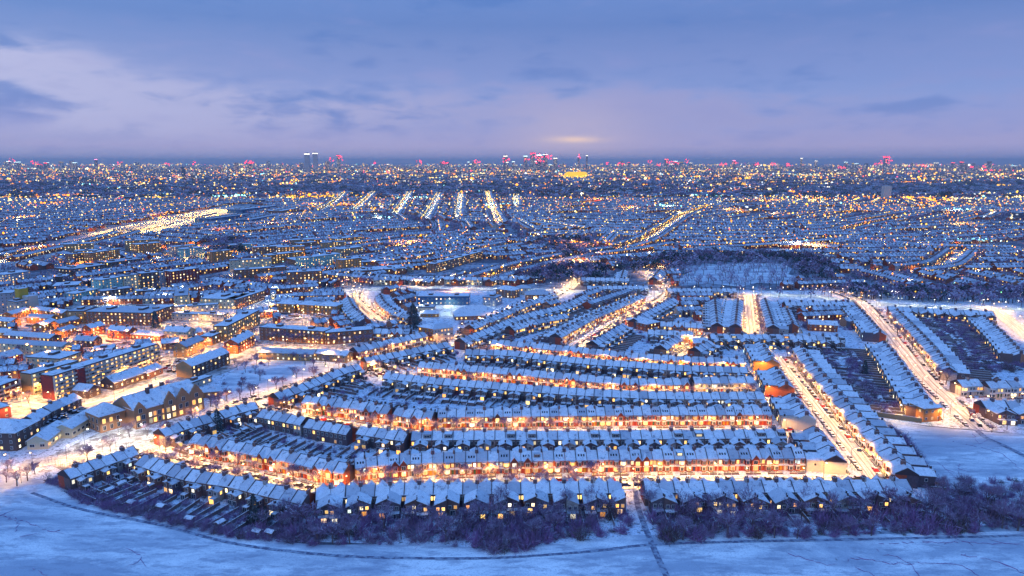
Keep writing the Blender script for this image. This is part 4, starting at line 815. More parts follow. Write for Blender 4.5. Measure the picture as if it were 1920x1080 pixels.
for nm, poly, n, md, kind, e in (('below the long white block', [(0, 800), (60, 770), (310, 690), (420, 650), (300, 650), (100, 700), (0, 720)], 30, 15, 'lamp_warm', 1900), ('in the orange lit estate', [(-20, 690), (-20, 590), (130, 590), (250, 625), (150, 690)], 28, 16, 'lamp_orange', 2300), ('around the brick courtyards', [(260, 620), (300, 565), (420, 570), (640, 600), (640, 625), (480, 630), (380, 660)], 40, 16, 'lamp_warm', 2300),
                          ('on the school playground', [(130, 845), (190, 822), (250, 812), (300, 822), (240, 845), (150, 865)], 6, 14, 'lamp_white', 1500), ('by the teal block', [(140, 575), (300, 550), (400, 540), (400, 556), (200, 580)], 7, 24, 'lamp_cool', 3000), ('by the blue glass hall', [(770, 575), (960, 572), (900, 592), (780, 600)], 5, 22, 'lamp_cool', 1300),
                          ('by the small park road', [(480, 665), (650, 668), (660, 682), (480, 674)], 6, 20, 'lamp_warm', 2600), ('in the junction yard by the common', [(1650, 787), (1760, 795), (1860, 804), (1840, 796), (1700, 786)], 4, 16, 'lamp_depot', 1800), ('by the lit path corner', [(5, 880), (70, 880), (90, 900), (20, 915)], 3, 10, 'lamp_warm', 1200)):
    for i, (x, y) in enumerate(sc(poly, n, md)):
        if near_road(x, y, .3).item(): continue
        lamp(x, y, rr.uniform(0, 6), kind, e, f"lit lamp post {nm}, {nth(i + 1)} of its set", 'lamp posts ' + nm)
tag(LMASS.build('distant_lamps'), 'lit street lamps along the streets further back', 'street lamps', kind='stuff'); print('lamps', NLAMP)

BLOCKS = []
# ================================================================== BLOCKS, SCHOOL AND OTHER BUILDINGS
WM = {}
def win_mesh(w, h, glass):
    k = (w, h, glass)
    if k not in WM: m = MB(); window(m, 0, 0, 0, w, h, 'f', glass); WM[k] = m.mesh('window')
    return WM[k]
def block(name, p0, p1, depth, h, label, mat='brown_brick', roof='flat', storeys=None, pitch=3.6, side='both', end_mat=None, glass='glass_flat', balc=None, cat='apartment block', rise=None, chim=0, ww=1.05, nwin=100):
    a = P(*p0); b = P(*p1); d = b - a; L_ = d.length; ang = math.atan2(d.y, d.x); st = storeys or max(1, round(h / 2.8)); fh = h / st; mid = (a + b) / 2 + Vector((-d.y, d.x, 0)) / L_ * depth / 2; BLOCKS.append((mid.x, mid.y, L_ / 2))
    t = root(name, (a.x, a.y, 0.04), ang, label, cat); m = MB(); m.box(0, L_, 0, depth, 0, h, mat, 'roof_felt'); 
    if end_mat: m.box(-.12, -.001, -.1, depth + .1, 0, h, end_mat); m.box(L_ + .001, L_ + .12, -.1, depth + .1, 0, h, end_mat)
    rise = rise or depth * .28; rf = MB()
    if roof == 'pitched':
        m.prism([(0, h), (depth, h), (depth / 2, h + rise)], 'x', 0, L_, end_mat or mat)
        rf.slab((-.3, -.5, h + .1), (L_ + .3, -.5, h + .1), (L_ + .3, depth / 2, h + rise + .35), (-.3, depth / 2, h + rise + .35), .25, 'roof_snow'); rf.slab((-.3, depth / 2, h + rise + .347), (L_ + .3, depth / 2, h + rise + .347), (L_ + .3, depth + .5, h + .1), (-.3, depth + .5, h + .1), .25, 'roof_snow')
    elif roof == 'hip':
        i = min(depth / 2, L_ / 2 - .2); e = .5; q = [(-e, -e, h + .1), (L_ + e, -e, h + .1), (L_ + e, depth + e, h + .1), (-e, depth + e, h + .1), (i, depth / 2, h + rise), (L_ - i, depth / 2, h + rise)]
        rf.add(q, [(0, 1, 5, 4), (1, 2, 5), (2, 3, 4, 5), (3, 0, 4)], 'roof_snow'); rf.box(-e, L_ + e, -e, depth + e, h - .05, h + .09, 'trim')
    else:
        rf.box(-.25, L_ + .25, -.25, depth + .25, h + .003, h + .45, 'parapet', 'parapet'); rf.box(.15, L_ - .15, .15, depth - .15, h + .451, h + .55, 'roof_snow', 'roof_snow')
    link('wall', m.mesh('wall'), t); r = link('roof', rf.mesh('roof'), t)
    if roof == 'flat':
        for k in range(max(1, int(L_ / 22))):
            x = (k + .5) * L_ / max(1, int(L_ / 22)); mm = MB(); mm.box(x - 2, x + 2, depth * .35, depth * .7, h + .551, h + 2.2, 'dark_brick', 'roof_snow'); link('roof_hut', mm.mesh('roof_hut'), r)
    for k in range(chim):
        x = L_ * (k + .5) / chim; mm = MB(); mm.box(x - .5, x + .5, depth / 2 - .9, depth / 2 + .9, h + rise - .8, h + rise + 1.5, 'dark_brick', 'roof_snow'); link('chimney', mm.mesh('chimney'), r)
    nf_ = max(1, int(L_ / pitch)); wh = min(1.25, fh * .45); wm = win_mesh(ww, wh, glass); cnt = 0; W_ = []
    for s_ in range(st):
        for k in range(nf_): W_.append((((k + .5) * L_ / nf_), -.001, s_ * fh + fh * .32, 0.0))
        ns_ = max(1, int(depth / pitch)) if not end_mat else 0
        for k in range(ns_): W_.append((-.001, (k + .5) * depth / ns_, s_ * fh + fh * .32, -math.pi / 2)); W_.append((L_ + .001, (k + .5) * depth / ns_, s_ * fh + fh * .32, math.pi / 2))
    X = Mass() if len(W_) > nwin else None
    rs = random.Random(int(p0[0] * 7 + p0[1]))
    if X is not None: rs.shuffle(W_)
    for i, (x, y, z, ra) in enumerate(W_):
        if i < nwin: o = link('window', wm, t); o.location = (x, y, z); o.rotation_euler = (0, 0, ra)
        else: m2 = MB(); window(m2, 0, 0, 0, ww, wh, 'f', glass); X.add(m2, [(x, y, z)], ra)
    if X is not None and X.V: o = X.build('more_windows'); o.parent = t; tag(o, kind='stuff')
    if balc:
        for s_ in range(st):
            mm = MB(); z = s_ * fh; mm.box(.2, L_ - .2, -1.5, -.15, z + .001 + (.05 if s_ == 0 else 0), z + .2, balc); mm.box(.2, L_ - .2, -1.5, -1.4, z + .201, z + 1.05, balc, 'roof_snow')
            link('balcony', mm.mesh('balcony'), t)
        for k in range(int(L_ / 11) + 1):
            x = .2 + (L_ - .4) * k / max(1, int(L_ / 11)); mm = MB(); mm.box(x - .12, x + .12, -1.62, -.15, 0, h, balc); link('balcony_fin', mm.mesh('balcony_fin'), t)
    return t, L_, ang
B = block
t, L_, an = B('apartment_block', (103, 750), (299, 683), 9, 14.0, 'long white gallery access block with a maroon brick end wall', 'pink_concrete', storeys=6, end_mat='maroon_brick', balc='white_render', pitch=3.4, nwin=100, glass='glass_gallery', ww=1.6)
for fx in (.19,): m = MB(); m.box(L_ * fx, L_ * fx + 5, -1.75, -.16, 0, 14.3, 'maroon_brick', 'roof_snow'); link('stair_tower', m.mesh('stair_tower'), t)
B('apartment_block', (62, 741), (150, 714), 9, 12.5, 'gallery block with a tan brick end just behind the long white block', 'cream_render', storeys=5, end_mat='tan_brick', balc='cream_render', glass='glass_gallery', ww=1.6)
B('apartment_block', (-30, 768), (38, 741), 12, 9.5, 'maroon balcony block at the edge beyond the car yard', 'maroon_brick', storeys=4, balc='pink_concrete')
B('apartment_block', (-45, 800), (22, 782), 10, 6.0, 'low maroon block above the snowy car yard', 'maroon_brick', storeys=2)
B('apartment_block', (-60, 845), (32, 846), 17, 9.0, 'dark three storey corner block with a hipped snow roof near the field', 'dark_brick', 'hip', side='both', pitch=4, rise=4)
B('hall', (136, 822), (190, 788), 9, 5.0, 'single storey school annexe with tall lit windows beside the playground', 'cream_render', 'pitched', storeys=1, cat='hall', pitch=3.2, ww=2.0, rise=2)
B('hall', (90, 842), (128, 812), 9, 4.2, 'lower lit annexe with a broad snow roof at the playground corner', 'cream_render', 'pitched', storeys=1, cat='hall', pitch=3.4, ww=2.0, rise=2.6)
B('hall', (57, 842), (84, 842), 7, 3.2, 'small brick lodge at the west end of the playground', 'brown_brick', 'hip', storeys=1, cat='lodge', rise=1.2)
B('apartment_block', (361, 710), (431, 682), 12, 8.0, 'flats with an orange lit gable end beside the small park', 'dark_brick', 'pitched', storeys=3, end_mat='tan_brick', rise=3)
B('apartment_block', (447, 664), (478, 646), 10, 8.0, 'small gabled red block by the estate road with two chimneys', 'red_brick', 'pitched', storeys=3, chim=2)
B('apartment_block', (350, 670), (384, 655), 10, 7.5, 'cream gabled flats with chimneys between the car park and orange block', 'tan_brick', 'pitched', storeys=3, chim=2)
B('house_block', (304, 657), (336, 654), 9, 5.0, 'low brick house pair beside the cream gabled flats', 'brown_brick', 'pitched', storeys=2, cat='house', chim=1)
B('apartment_block', (308, 637), (352, 640), 10, 7.0, 'cream flats with chimneys below the white lit courtyard', 'cream_render', 'pitched', storeys=3, chim=2)
B('house_block', (354, 638), (382, 632), 9, 4.5, 'brick house behind the cream flats with chimneys', 'brown_brick', 'pitched', storeys=2, cat='house')
B('apartment_block', (428, 640), (488, 607), 11, 11.5, 'tall brick flats with rows of lit windows climbing beside the long brown block', 'tan_brick', storeys=4)
B('apartment_block', (398, 648), (428, 634), 10, 6.5, 'low brick wing at the foot of the tall brick flats', 'orange_brick', storeys=2)
B('apartment_block', (488, 637), (608, 646), 12, 9.6, 'long brown brick block behind a line of bare trees', 'brown_brick', storeys=4)
B('apartment_block', (611, 647), (700, 640), 12, 9.0, 'brown brick block continuing the long one toward the terraces', 'brown_brick', storeys=3)
B('apartment_block', (486, 674), (588, 678), 9, 5.2, 'low lit row with a snow pitched roof above the small park', 'tan_brick', 'pitched', storeys=2, rise=2)
B('apartment_block', (592, 676), (650, 681), 9, 5.2, 'second low lit row beside the small park nearest the terraces', 'tan_brick', 'pitched', storeys=2, rise=2)
for i, (a, b) in enumerate((((518, 586), (553, 588)), ((557, 588), (590, 590)), ((594, 590), (630, 592)))): B('apartment_block', a, b, 14, 8.5, ('first', 'second', 'third')[i] + ' of three hip roofed orange brick blocks in line, counted from the west', 'orange_brick', 'hip', storeys=3, rise=2.5)
B('apartment_block', (376, 578), (440, 580), 30, 9.0, 'pale courtyard block with a flat snow roof and arcaded front', 'cream_render', storeys=3); B('apartment_block', (445, 580), (497, 562), 12, 9.0, 'brick wing on the right of the pale courtyard block', 'brown_brick', storeys=3)
B('apartment_block', (328, 581), (355, 579), 40, 12.5, 'tall cream ended block lit green at its foot', 'cream_render', storeys=4, end_mat=None)
B('apartment_block', (128, 607), (159, 607), 16, 10.5, 'plain tan block joined to the wide brown courtyard block', 'tan_brick', storeys=3); B('apartment_block', (162, 608), (284, 611), 26, 10.5, 'wide brown brick courtyard block with bright rooftop floor', 'brown_brick', storeys=4); B('apartment_block', (286, 610), (328, 594), 12, 10.0, 'brown wing running back from the courtyard block', 'brown_brick', storeys=4)
B('apartment_block', (322, 600), (420, 603), 8, 5.5, 'low white courtyard flats under bright white lamps', 'white_render', storeys=2, glass='glass_front'); B('apartment_block', (322, 588), (410, 582), 8, 5.5, 'rear wing of the low white courtyard flats', 'white_render', storeys=2)
B('house_block', (172, 631), (198, 624), 9, 6.5, 'red villa pair west of the lit brick villas', 'red_brick', 'pitched', storeys=2, chim=1, cat='house'); B('house_block', (202, 634), (242, 637), 9, 6.5, 'brightly lit brick villas above the flat roofed garages', 'red_brick', 'pitched', storeys=2, chim=2, cat='house')
B('house_block', (246, 636), (300, 640), 9, 4.0, 'low grey roofed houses east of the lit villas', 'brown_brick', 'hip', storeys=1, cat='house'); B('house_block', (138, 650), (176, 652), 9, 5.0, 'dark house with two chimneys behind the long white block', 'dark_brick', 'pitched', storeys=2, chim=2, cat='house')
for i, (a, b) in enumerate((((24, 600), (58, 590)), ((62, 590), (90, 594)), ((93, 594), (118, 598)), ((50, 606), (95, 608)), ((82, 622), (108, 612)), ((112, 618), (150, 608)), ((118, 634), (144, 625)), ((-10, 612), (22, 614)), ((-20, 634), (16, 636)))): B('house_block', a, b, 9, 5.0, 'low orange lit estate house, ' + nth(i + 1) + ' in the cluster by sodium lamps', 'orange_brick', 'pitched', storeys=2, cat='house', rise=2)
B('apartment_block', (8, 641), (95, 648), 10, 5.5, 'dark slab with a plain snow roof below the sodium lamps', 'dark_brick', 'pitched', storeys=2, rise=2)
B('apartment_block', (-20, 660), (118, 668), 11, 7.0, 'yellow lit cream slab with a shallow snow roof', 'cream_render', 'pitched', storeys=3, rise=1.5, glass='glass_front')
B('apartment_block', (50, 688), (115, 692), 18, 6.5, 'square cream pavilion with flat snow roof behind the gallery blocks', 'cream_render', storeys=2); B('apartment_block', (-10, 690), (44, 676), 10, 5.0, 'low maroon houses left of the cream pavilion', 'maroon_brick', 'pitched', storeys=2)
B('hall', (172, 672), (215, 668), 14, 5, 'flat roofed pavilion behind the middle of the long white block', 'cream_render', storeys=1, cat='hall')
B('hall', (215, 732), (272, 712), 11, 4.5, 'dark brick hall with a broad snow roof north of the school', 'dark_brick', 'pitched', storeys=1, cat='hall', rise=3.5); B('hall', (276, 712), (306, 700), 9, 4, 'small annexe continuing the dark brick hall', 'brown_brick', 'pitched', storeys=1, cat='hall')
B('hall', (345, 735), (398, 716), 6, 3.5, 'low glazed sheds by the park with lit fronts', 'white_render', storeys=1, cat='shed', glass='glass_front'); B('lodge', (372, 748), (412, 744), 8, 3.5, 'single storey lodge behind the school trees', 'orange_brick', 'hip', storeys=1, cat='lodge')
for i, (a, b) in enumerate((((70, 806), (96, 790)), ((98, 788), (124, 776)), ((126, 775), (154, 762)))): B('house_block', a, b, 9, 4.8, 'dark house in a short row above the annexe, ' + nth(i + 1) + ' from the corner block', 'dark_brick', 'pitched', storeys=2, cat='house', chim=1)
B('house_block', (138, 745), (166, 748), 9, 4.5, 'small house with a snow roof beside the bushes below the long block', 'dark_brick', 'pitched', storeys=2, cat='house')
# modern quarter and teal block at the far left
B('apartment_block', (-30, 588), (28, 584), 16, 17, 'white modern block with cool lit windows at the western edge', 'grey_render', storeys=6, pitch=3); t, L_, an = B('apartment_block', (32, 592), (55, 588), 14, 12, 'grey modern block with a tall white stair tower', 'white_render', storeys=4, pitch=3)
m = MB(); m.box(L_ + .2, L_ + 9, 0, 9, 0, 15.5, 'white_render', 'roof_snow'); m.box(L_ - 2, L_ + 6, 9.2, 16, 0, 22, 'yellow_clad', 'roof_snow'); link('stair_tower', m.mesh('stair_tower'), t)
B('apartment_block', (10, 538), (60, 530), 18, 13, 'pale modern block further back at the western edge', 'grey_render', storeys=5)
for i, (a, b, h, mt, lb) in enumerate((((143, 567), (190, 556), 8, 'teal_render', 'low teal lit flats at the west end of the stepped slab'), ((193, 557), (232, 549), 17, 'teal_render', 'tall teal lit section of the stepped slab'), ((234, 549), (265, 544), 17, 'cream_render', 'cream balcony section beside the teal one'), ((267, 545), (300, 541), 18, 'dark_brick', 'dark section of the stepped slab with stacked balconies'), ((303, 541), (322, 537), 17, 'grey_render', 'grey section near the east end of the stepped slab'), ((324, 541), (375, 533), 18, 'maroon_brick', 'rosy brick section ending the stepped slab'))): B('apartment_block', a, b, 14, h, lb, mt, storeys=round(h / 2.8), nwin=70)
B('apartment_block', (192, 564), (250, 556), 12, 9, 'low dark block before the stepped slab', 'dark_brick', storeys=3); B('apartment_block', (255, 560), (293, 557), 12, 7, 'small dark block with flat roof east of the low dark one', 'dark_brick', storeys=2)
for i, (a, b, d, h) in enumerate((((95, 530), (128, 528), 16, 6), ((98, 548), (148, 545), 25, 6), ((135, 518), (200, 508), 30, 8), ((205, 505), (270, 496), 25, 8))): B('warehouse', a, b, d, h, 'broad low warehouse with a snow roof behind the stepped slab, ' + nth(i + 1) + ' from the west', 'dark_brick', storeys=2, cat='warehouse', pitch=6)
B('apartment_block', (137, 497), (163, 493), 12, 14, 'west block of the lit brick towers below the depot', 'brown_brick', storeys=5, glass='glass_front'); B('apartment_block', (172, 496), (226, 487), 12, 15, 'long lit brick block below the depot', 'orange_brick', storeys=5, glass='glass_front')
B('apartment_block', (815, 512), (905, 486), 12, 11, 'long lit brick block rising beyond the high road', 'brown_brick', storeys=4, glass='glass_front')
# corner mansion block, villas, glass hall, schools along the high road
B('mansion_block', (785, 636), (812, 641), 14, 10, 'three storey corner mansion block, its plain brick flank', 'orange_brick', 'hip', storeys=3, rise=2.5, cat='mansion block'); B('mansion_block', (814, 642), (850, 637), 14, 10, 'three storey corner mansion block with white banded lit windows', 'pink_concrete', 'hip', storeys=3, rise=2.5, pitch=2.6, cat='mansion block', glass='glass_front')
B('hall', (782, 572), (880, 572), 16, 8, 'blue glass sports hall lit cold white from inside', 'blue_glass', storeys=2, cat='hall', pitch=4); B('hall', (784, 585), (814, 585), 12, 4, 'white box annexe before the blue glass hall', 'white_render', storeys=1, cat='hall')
B('school_block', (905, 573), (930, 575), 16, 8, 'grey tower like block between the glass hall and gardens', 'grey_render', storeys=3, cat='school block'); B('hall', (853, 601), (935, 598), 24, 3.5, 'wide low hall with a broad snow roof above the brick shops', 'brown_brick', 'hip', storeys=1, cat='hall')
B('hall', (788, 595), (822, 595), 9, 3.2, 'small orange lit pavilion below the glass hall', 'orange_brick', 'hip', storeys=1, cat='hall'); B('villa', (930, 556), (962, 560), 12, 8, 'dark gabled villa below the high road', 'brown_brick', 'hip', storeys=3, cat='villa'); B('villa', (968, 553), (995, 553), 10, 7, 'white villa lit green on the high road', 'white_render', 'hip', storeys=2, cat='villa')
B('villa', (985, 566), (1032, 566), 14, 7, 'broad villa with a stepped snow roof by the bright junction', 'brown_brick', 'hip', storeys=2, cat='villa'); B('hall', (1172, 612), (1212, 622), 16, 6, 'red brick hall with a hipped snow roof above the short row', 'red_brick', 'hip', storeys=2, cat='hall', rise=3)
B('house_block', (1730, 792), (1764, 789), 10, 7.5, 'orange lit gable ended house at the foot of the avenue', 'orange_brick', 'hip', storeys=2, cat='house'); m = MB(); a = P(1643, 781); b_ = P(1728, 793); d = b_ - a; m.box(0, d.length, -.3, .3, 0, 2.6, 'tan_brick', 'roof_snow'); o = link('garden_wall', m.mesh('garden_wall')); o.location = (a.x, a.y, .05); o.rotation_euler = (0, 0, math.atan2(d.y, d.x)); tag(o, 'long orange lit boundary wall beside the snowy common', 'wall')
B('house_block', (1300, 656), (1330, 655), 9, 5, 'pink lit pair of houses by the short street', 'red_brick', 'pitched', storeys=2, cat='house'); B('house_block', (1515, 620), (1570, 623), 9, 5.5, 'rosy fronted house row behind the dark terrace end', 'red_brick', 'pitched', storeys=2, cat='house')
ZB = sc([(60, 520), (130, 470), (300, 470), (430, 470), (640, 455), (660, 500), (640, 535), (480, 540), (400, 520), (380, 500), (150, 500)], 48, 30); ZB = ZB[np.argsort(ZB[:, 0])]; k = 0; rb = random.Random(4)
for x, y in ZB:
    if near_road(x, y, 12).item() or any((x - bx) ** 2 + (y - by) ** 2 < (br + 26) ** 2 for bx, by, br in BLOCKS): continue
    k += 1; th = rb.choice([.35, .5, .9, .4]); Lb = rb.uniform(28, 62); pa = to_px(x, y); pb = to_px(x + Lb * math.cos(th), y + Lb * math.sin(th)); B('apartment_block', (float(pa[0]), float(pa[1])), (float(pb[0]), float(pb[1])), rb.uniform(11, 18), rb.uniform(9, 20), f"mid rise block with rows of lit windows, {nth(k)} from the west behind the high road", rb.choice(['tan_brick', 'brown_brick', 'orange_brick', 'cream_render', 'teal_render', 'pink_concrete']), nwin=45, pitch=4.2)
# Victorian board school with shaped gables
def school():
    a = P(255, 805); b = P(377, 768); d = b - a; L_ = d.length; ang = math.atan2(d.y, d.x); t = root('school', (a.x, a.y, .06), ang, 'large Victorian school with curved Dutch gables and steep snow roofs', 'school')
    D = 22.0; h = 9.5; m = MB(); m.box(0, L_, 0, D, 0, h, 'school_brick', 'roof_felt'); link('wall', m.mesh('wall'), t)
    r = MB(); r.slab((-.3, -.4, h), (L_ + .3, -.4, h), (L_ + .3, D / 2, h + 6), (-.3, D / 2, h + 6), .3, 'roof_snow'); r.slab((-.3, D / 2, h + 5.997), (L_ + .3, D / 2, h + 5.997), (L_ + .3, D + .4, h), (-.3, D + .4, h), .3, 'roof_snow'); ro = link('roof', r.mesh('roof'), t)
    g = MB(); g.prism([(0, h), (D, h), (D / 2, h + 5.6)], 'x', 0, L_, 'school_brick'); link('gable_wall', g.mesh('gable_wall'), t)
    def dutch(x, w, y, zt):
        g = MB(); pr = [(x - w / 2, 0), (x + w / 2, 0), (x + w / 2, h + .4)]
        for k in range(7): q = k / 6; pr.append((x + w / 2 * (1 - q) * (1 if k % 2 else .86), h + .4 + (zt - h) * (q ** .8)))
        pr += [(2 * x - px_, pz) for px_, pz in pr[:1:-1]][1:]
        g.prism(pr, 'y', y - .9, y + .2, 'school_brick'); o = link('dutch_gable', g.mesh('dutch_gable'), t)
        s = MB(); s.slab((x - w / 2 + .3, y + .2, h + .3), (x, y + .2, zt - .6), (x, D / 2, zt - .6), (x - w / 2 + .3, D / 2, h + .3), .2, 'roof_snow'); s.slab((x, y + .2, zt - .6), (x + w / 2 - .3, y + .2, h + .3), (x + w / 2 - .3, D / 2, h + .3), (x, D / 2, zt - .6), .2, 'roof_snow'); link('gable_roof', s.mesh('gable_roof'), ro)
        for zz, hh in ((1.0, 2.2), (4.4, 2.4), (8.2, 2.2)):
            for dx in (-w * .22, w * .22) if zz < 8 else (0,):
                mm = win_mesh(1.7, hh, 'glass_front'); q = link('window', mm, t); q.location = (x + dx, y - .91, zz)
    for x, w in ((L_ * .52, 7), (L_ * .72, 8), (L_ * .93, 8)): dutch(x, w, 0, 15.0)
    dutch(2.6, 6, 0, 13.5)
    for k, x in enumerate(np.linspace(8, L_ * .42, 4)):
        for zz in (1.0, 4.4): q = link('window', win_mesh(1.5, 2.3, 'glass_front'), t); q.location = (x, -.001, zz)
    for x, y in ((12, 9), (16, 13), (L_ * .6, 12)): c = MB(); c.box(x - .8, x + .8, y - .8, y + .8, h + 3, h + 8, 'dark_brick', 'roof_snow'); link('chimney', c.mesh('chimney'), ro)
    # west wing
    w = MB(); x0, x1, y0, y1 = -13.0, -.2, 9.0, 24.0; w.box(x0, x1, y0, y1, 0, 8.5, 'school_brick', 'roof_felt'); link('west_wing', w.mesh('west_wing'), t)
    s = MB(); c = ((x0 + x1) / 2, (y0 + y1) / 2, 13.5); s.add([(x0 - .4, y0 - .4, 8.5), (x1 + .4, y0 - .4, 8.5), (x1 + .4, y1 + .4, 8.5), (x0 - .4, y1 + .4, 8.5), c], [(0, 1, 4), (1, 2, 4), (2, 3, 4), (3, 0, 4)], 'roof_snow'); link('wing_roof', s.mesh('wing_roof'), t)
    for x in (-11, -7.5, -4):
        for zz in (1, 4.6): q = link('window', win_mesh(1.4, 2.2, 'glass_front'), t); q.location = (x, y0 - .001, zz)
    for y in (12, 16, 20):
        for zz in (1, 4.6): q = link('window', win_mesh(1.4, 2.2, 'glass_front'), t); q.location = (x0 - .001, y, zz); q.rotation_euler = (0, 0, -math.pi / 2)
school()
# playground fence
def mesh_fence(px, label):
    A, _ = smooth_line(wl(px), 2.5); m = MB()
    for i in range(len(A)):
        tube(m, Vector((*A[i], 0)), Vector((*A[i], 3.0)), .06, .06, 'steel', 4)
        if i:
            for z in (.2, 1.1, 2.0, 2.9): tube(m, Vector((*A[i - 1], z)), Vector((*A[i], z)), .025, .025, 'steel', 3)
    tag(link('playground_fence', m.mesh('playground_fence')), label, 'fence')
mesh_fence([(108, 858), (150, 846), (212, 828), (240, 820)], 'tall wire fence across the middle of the snowy playground'); mesh_fence([(85, 866), (110, 874), (130, 885), (160, 874), (215, 852), (250, 836)], 'tall wire fence along the playground edge by the short row')
# ================================================================== THE TOWN BEYOND
def lod2():
    m = MB(); h, hd, e, r = 2.75, 4.2, 5.6, 7.9
    m.prism([(-hd, 0), (hd, 0), (hd, e), (0, r), (-hd, e)], 'x', -h, h, 'brick'); m.box(-h - .15, -h + .15, -hd - .3, hd + .3, e - .5, e + .5, 'parapet')
    m.slab((-h + .2, -hd - .4, e + .1), (h - .1, -hd - .4, e + .1), (h - .1, 0, r + .3), (-h + .2, 0, r + .3), .2, 'roof_snow'); m.slab((-h + .2, 0, r + .3), (h - .1, 0, r + .3), (h - .1, hd + .4, e + .1), (-h + .2, hd + .4, e + .1), .2, 'roof_snow')
    m.box(h - 1, h - .2, -.8, .8, r - .6, r + 1.6, 'stock_brick', 'roof_snow'); m.prism([(-.5, 0), (h - .05, 0), (h - .05, 6.0), (-.5, 4.8)], 'y', hd, hd + 5, 'stock_brick'); m.slab((-.7, hd, 4.9), (h, hd, 6.3), (h, hd + 5.2, 6.3), (-.7, hd + 5.2, 4.9), .2, 'roof_snow')
    for x, z in ((-1.3, .8), (1.2, 3.4), (-1.3, 3.4)): m.rid += 1; m.quad((x - .6, -hd - .05, z), (x + .6, -hd - .05, z), (x + .6, -hd - .05, z + 1.5), (x - .6, -hd - .05, z + 1.5), 'glass_front')
    for x, y, z in ((-1.6, hd + .05, 3.2), (1.0, hd + 5.05, .8), (1.0, hd + 5.05, 3.0)): m.rid += 1; m.quad((x - .6, y, z), (x + .6, y, z), (x + .6, y, z + 1.4), (x - .6, y, z + 1.4), 'glass_rear')
    return m
FAR_ROOF = 1
def lod3(n=5):
    m = MB(); h, hd, e, r = 2.9 * n, 4.5, 5.8, 8.2; m.prism([(-hd, 0), (hd, 0), (hd, e), (0, r), (-hd, e)], 'x', -h, h, 'brick')
    m.quad((-h - .3, -hd - .4, e + .1), (h + .3, -hd - .4, e + .1), (h + .3, 0, r + .3), (-h - .3, 0, r + .3), 'roof_snow'); m.quad((-h - .3, 0, r + .3), (h + .3, 0, r + .3), (h + .3, hd + .4, e + .1), (-h - .3, hd + .4, e + .1), 'roof_snow')
    for k in range(n):
        x = -h + (k + .5) * 5.8; m.rid += 1; m.quad((x - .9, -hd - .06, 2), (x + .9, -hd - .06, 2), (x + .9, -hd - .06, 4), (x - .9, -hd - .06, 4), 'glass_front'); m.rid += 1; m.quad((x - .9, hd + .06, 2), (x + .9, hd + .06, 2), (x + .9, hd + .06, 4), (x - .9, hd + .06, 4), 'glass_rear')
    for k in range(0, n, 2): x = -h + k * 5.8; m.box(x - .3, x + .5, -.8, .8, r, r + 1.6, 'stock_brick')
    return m
def clump(n, r, h, seed, mat='twigs', sz=1.0):
    R = random.Random(seed); m = MB()
    for i in range(n):
        a = R.uniform(0, 6.28); e = math.asin(R.uniform(-.3, 1)); q = R.uniform(.55, 1.0); c = Vector((math.cos(a) * math.cos(e) * r * q, math.sin(a) * math.cos(e) * r * q, h * .6 + math.sin(e) * h * .45 * q)); u = Vector((R.gauss(0, 1), R.gauss(0, 1), R.gauss(0, 1))).normalized(); v = u.orthogonal().normalized(); s = R.uniform(.5, 1.1) * r * .26 * sz
        m.add([tuple(c - u * s), tuple(c + u * s), tuple(c + v * s * 1.3)], [(0, 1, 2)], mat)
    m.box(-.2, .2, -.2, .2, 0, h * .6, 'bark'); return m
L2 = lod2(); L3 = lod3(); CL = [clump(55, 3.2, 8.5, k) for k in range(4)]; CG = [clump(34, 4.0, 9, k + 9, 'needles' if k == 1 else 'twigs', 1.3) for k in range(3)]; BIG = [clump(34, 13, 14, k + 20, 'twigs' if k else 'needles', 1.15) for k in range(3)]
def octa(m_='far_lights'):
    m = MB(); m.add([(1, 0, 0), (-1, 0, 0), (0, 1, 0), (0, -1, 0), (0, 0, 1), (0, 0, -1)], [(0, 2, 4), (2, 1, 4), (1, 3, 4), (3, 0, 4), (2, 0, 5), (1, 2, 5), (3, 1, 5), (0, 3, 5)], m_); return m
OC = octa(); TOWN = Mass(); TOWN3 = Mass(); WOOD = Mass(); LIGHTS = Mass(); BULK = Mass()
MAN = [(-900, 1300), (-900, 560), (130, 570), (300, 545), (380, 556), (480, 560), (560, 545), (640, 536), (1000, 536), (1240, 500), (1260, 540), (1960, 545), (2700, 640), (2700, 1300)]
WOODS = [[(1150, 505), (1290, 480), (1420, 480), (1530, 486), (1570, 510), (1560, 530), (1505, 530), (1482, 493), (1290, 498), (1270, 515), (1235, 505), (1170, 515)], [(485, 349), (640, 351), (960, 353), (960, 361), (640, 362), (485, 359)], [(1500, 350), (1640, 347), (1960, 349), (1960, 362), (1640, 366), (1500, 362)],
         [(1560, 546), (1960, 550), (2000, 572), (1620, 562)], [(960, 520), (1060, 505), (1140, 500), (1140, 530), (1000, 534)], [(380, 455), (460, 452), (470, 480), (400, 486)], [(1000, 455), (1100, 452), (1140, 475), (1060, 490)]]
PARKS = [[(1048, 320), (1112, 320), (1116, 342), (1044, 342)], [(1270, 541), (1272, 520), (1290, 500), (1350, 492), (1480, 493), (1500, 520), (1495, 541)], [(-60, 520), (60, 462), (210, 424), (430, 384), (480, 383), (520, 390), (450, 406), (330, 432), (200, 458), (80, 492)], [(880, 432), (960, 426), (960, 434), (880, 440)], [(1780, 462), (1940, 455), (1960, 464), (1790, 472)], [(1380, 470), (1500, 466), (1560, 474), (1400, 478)]]
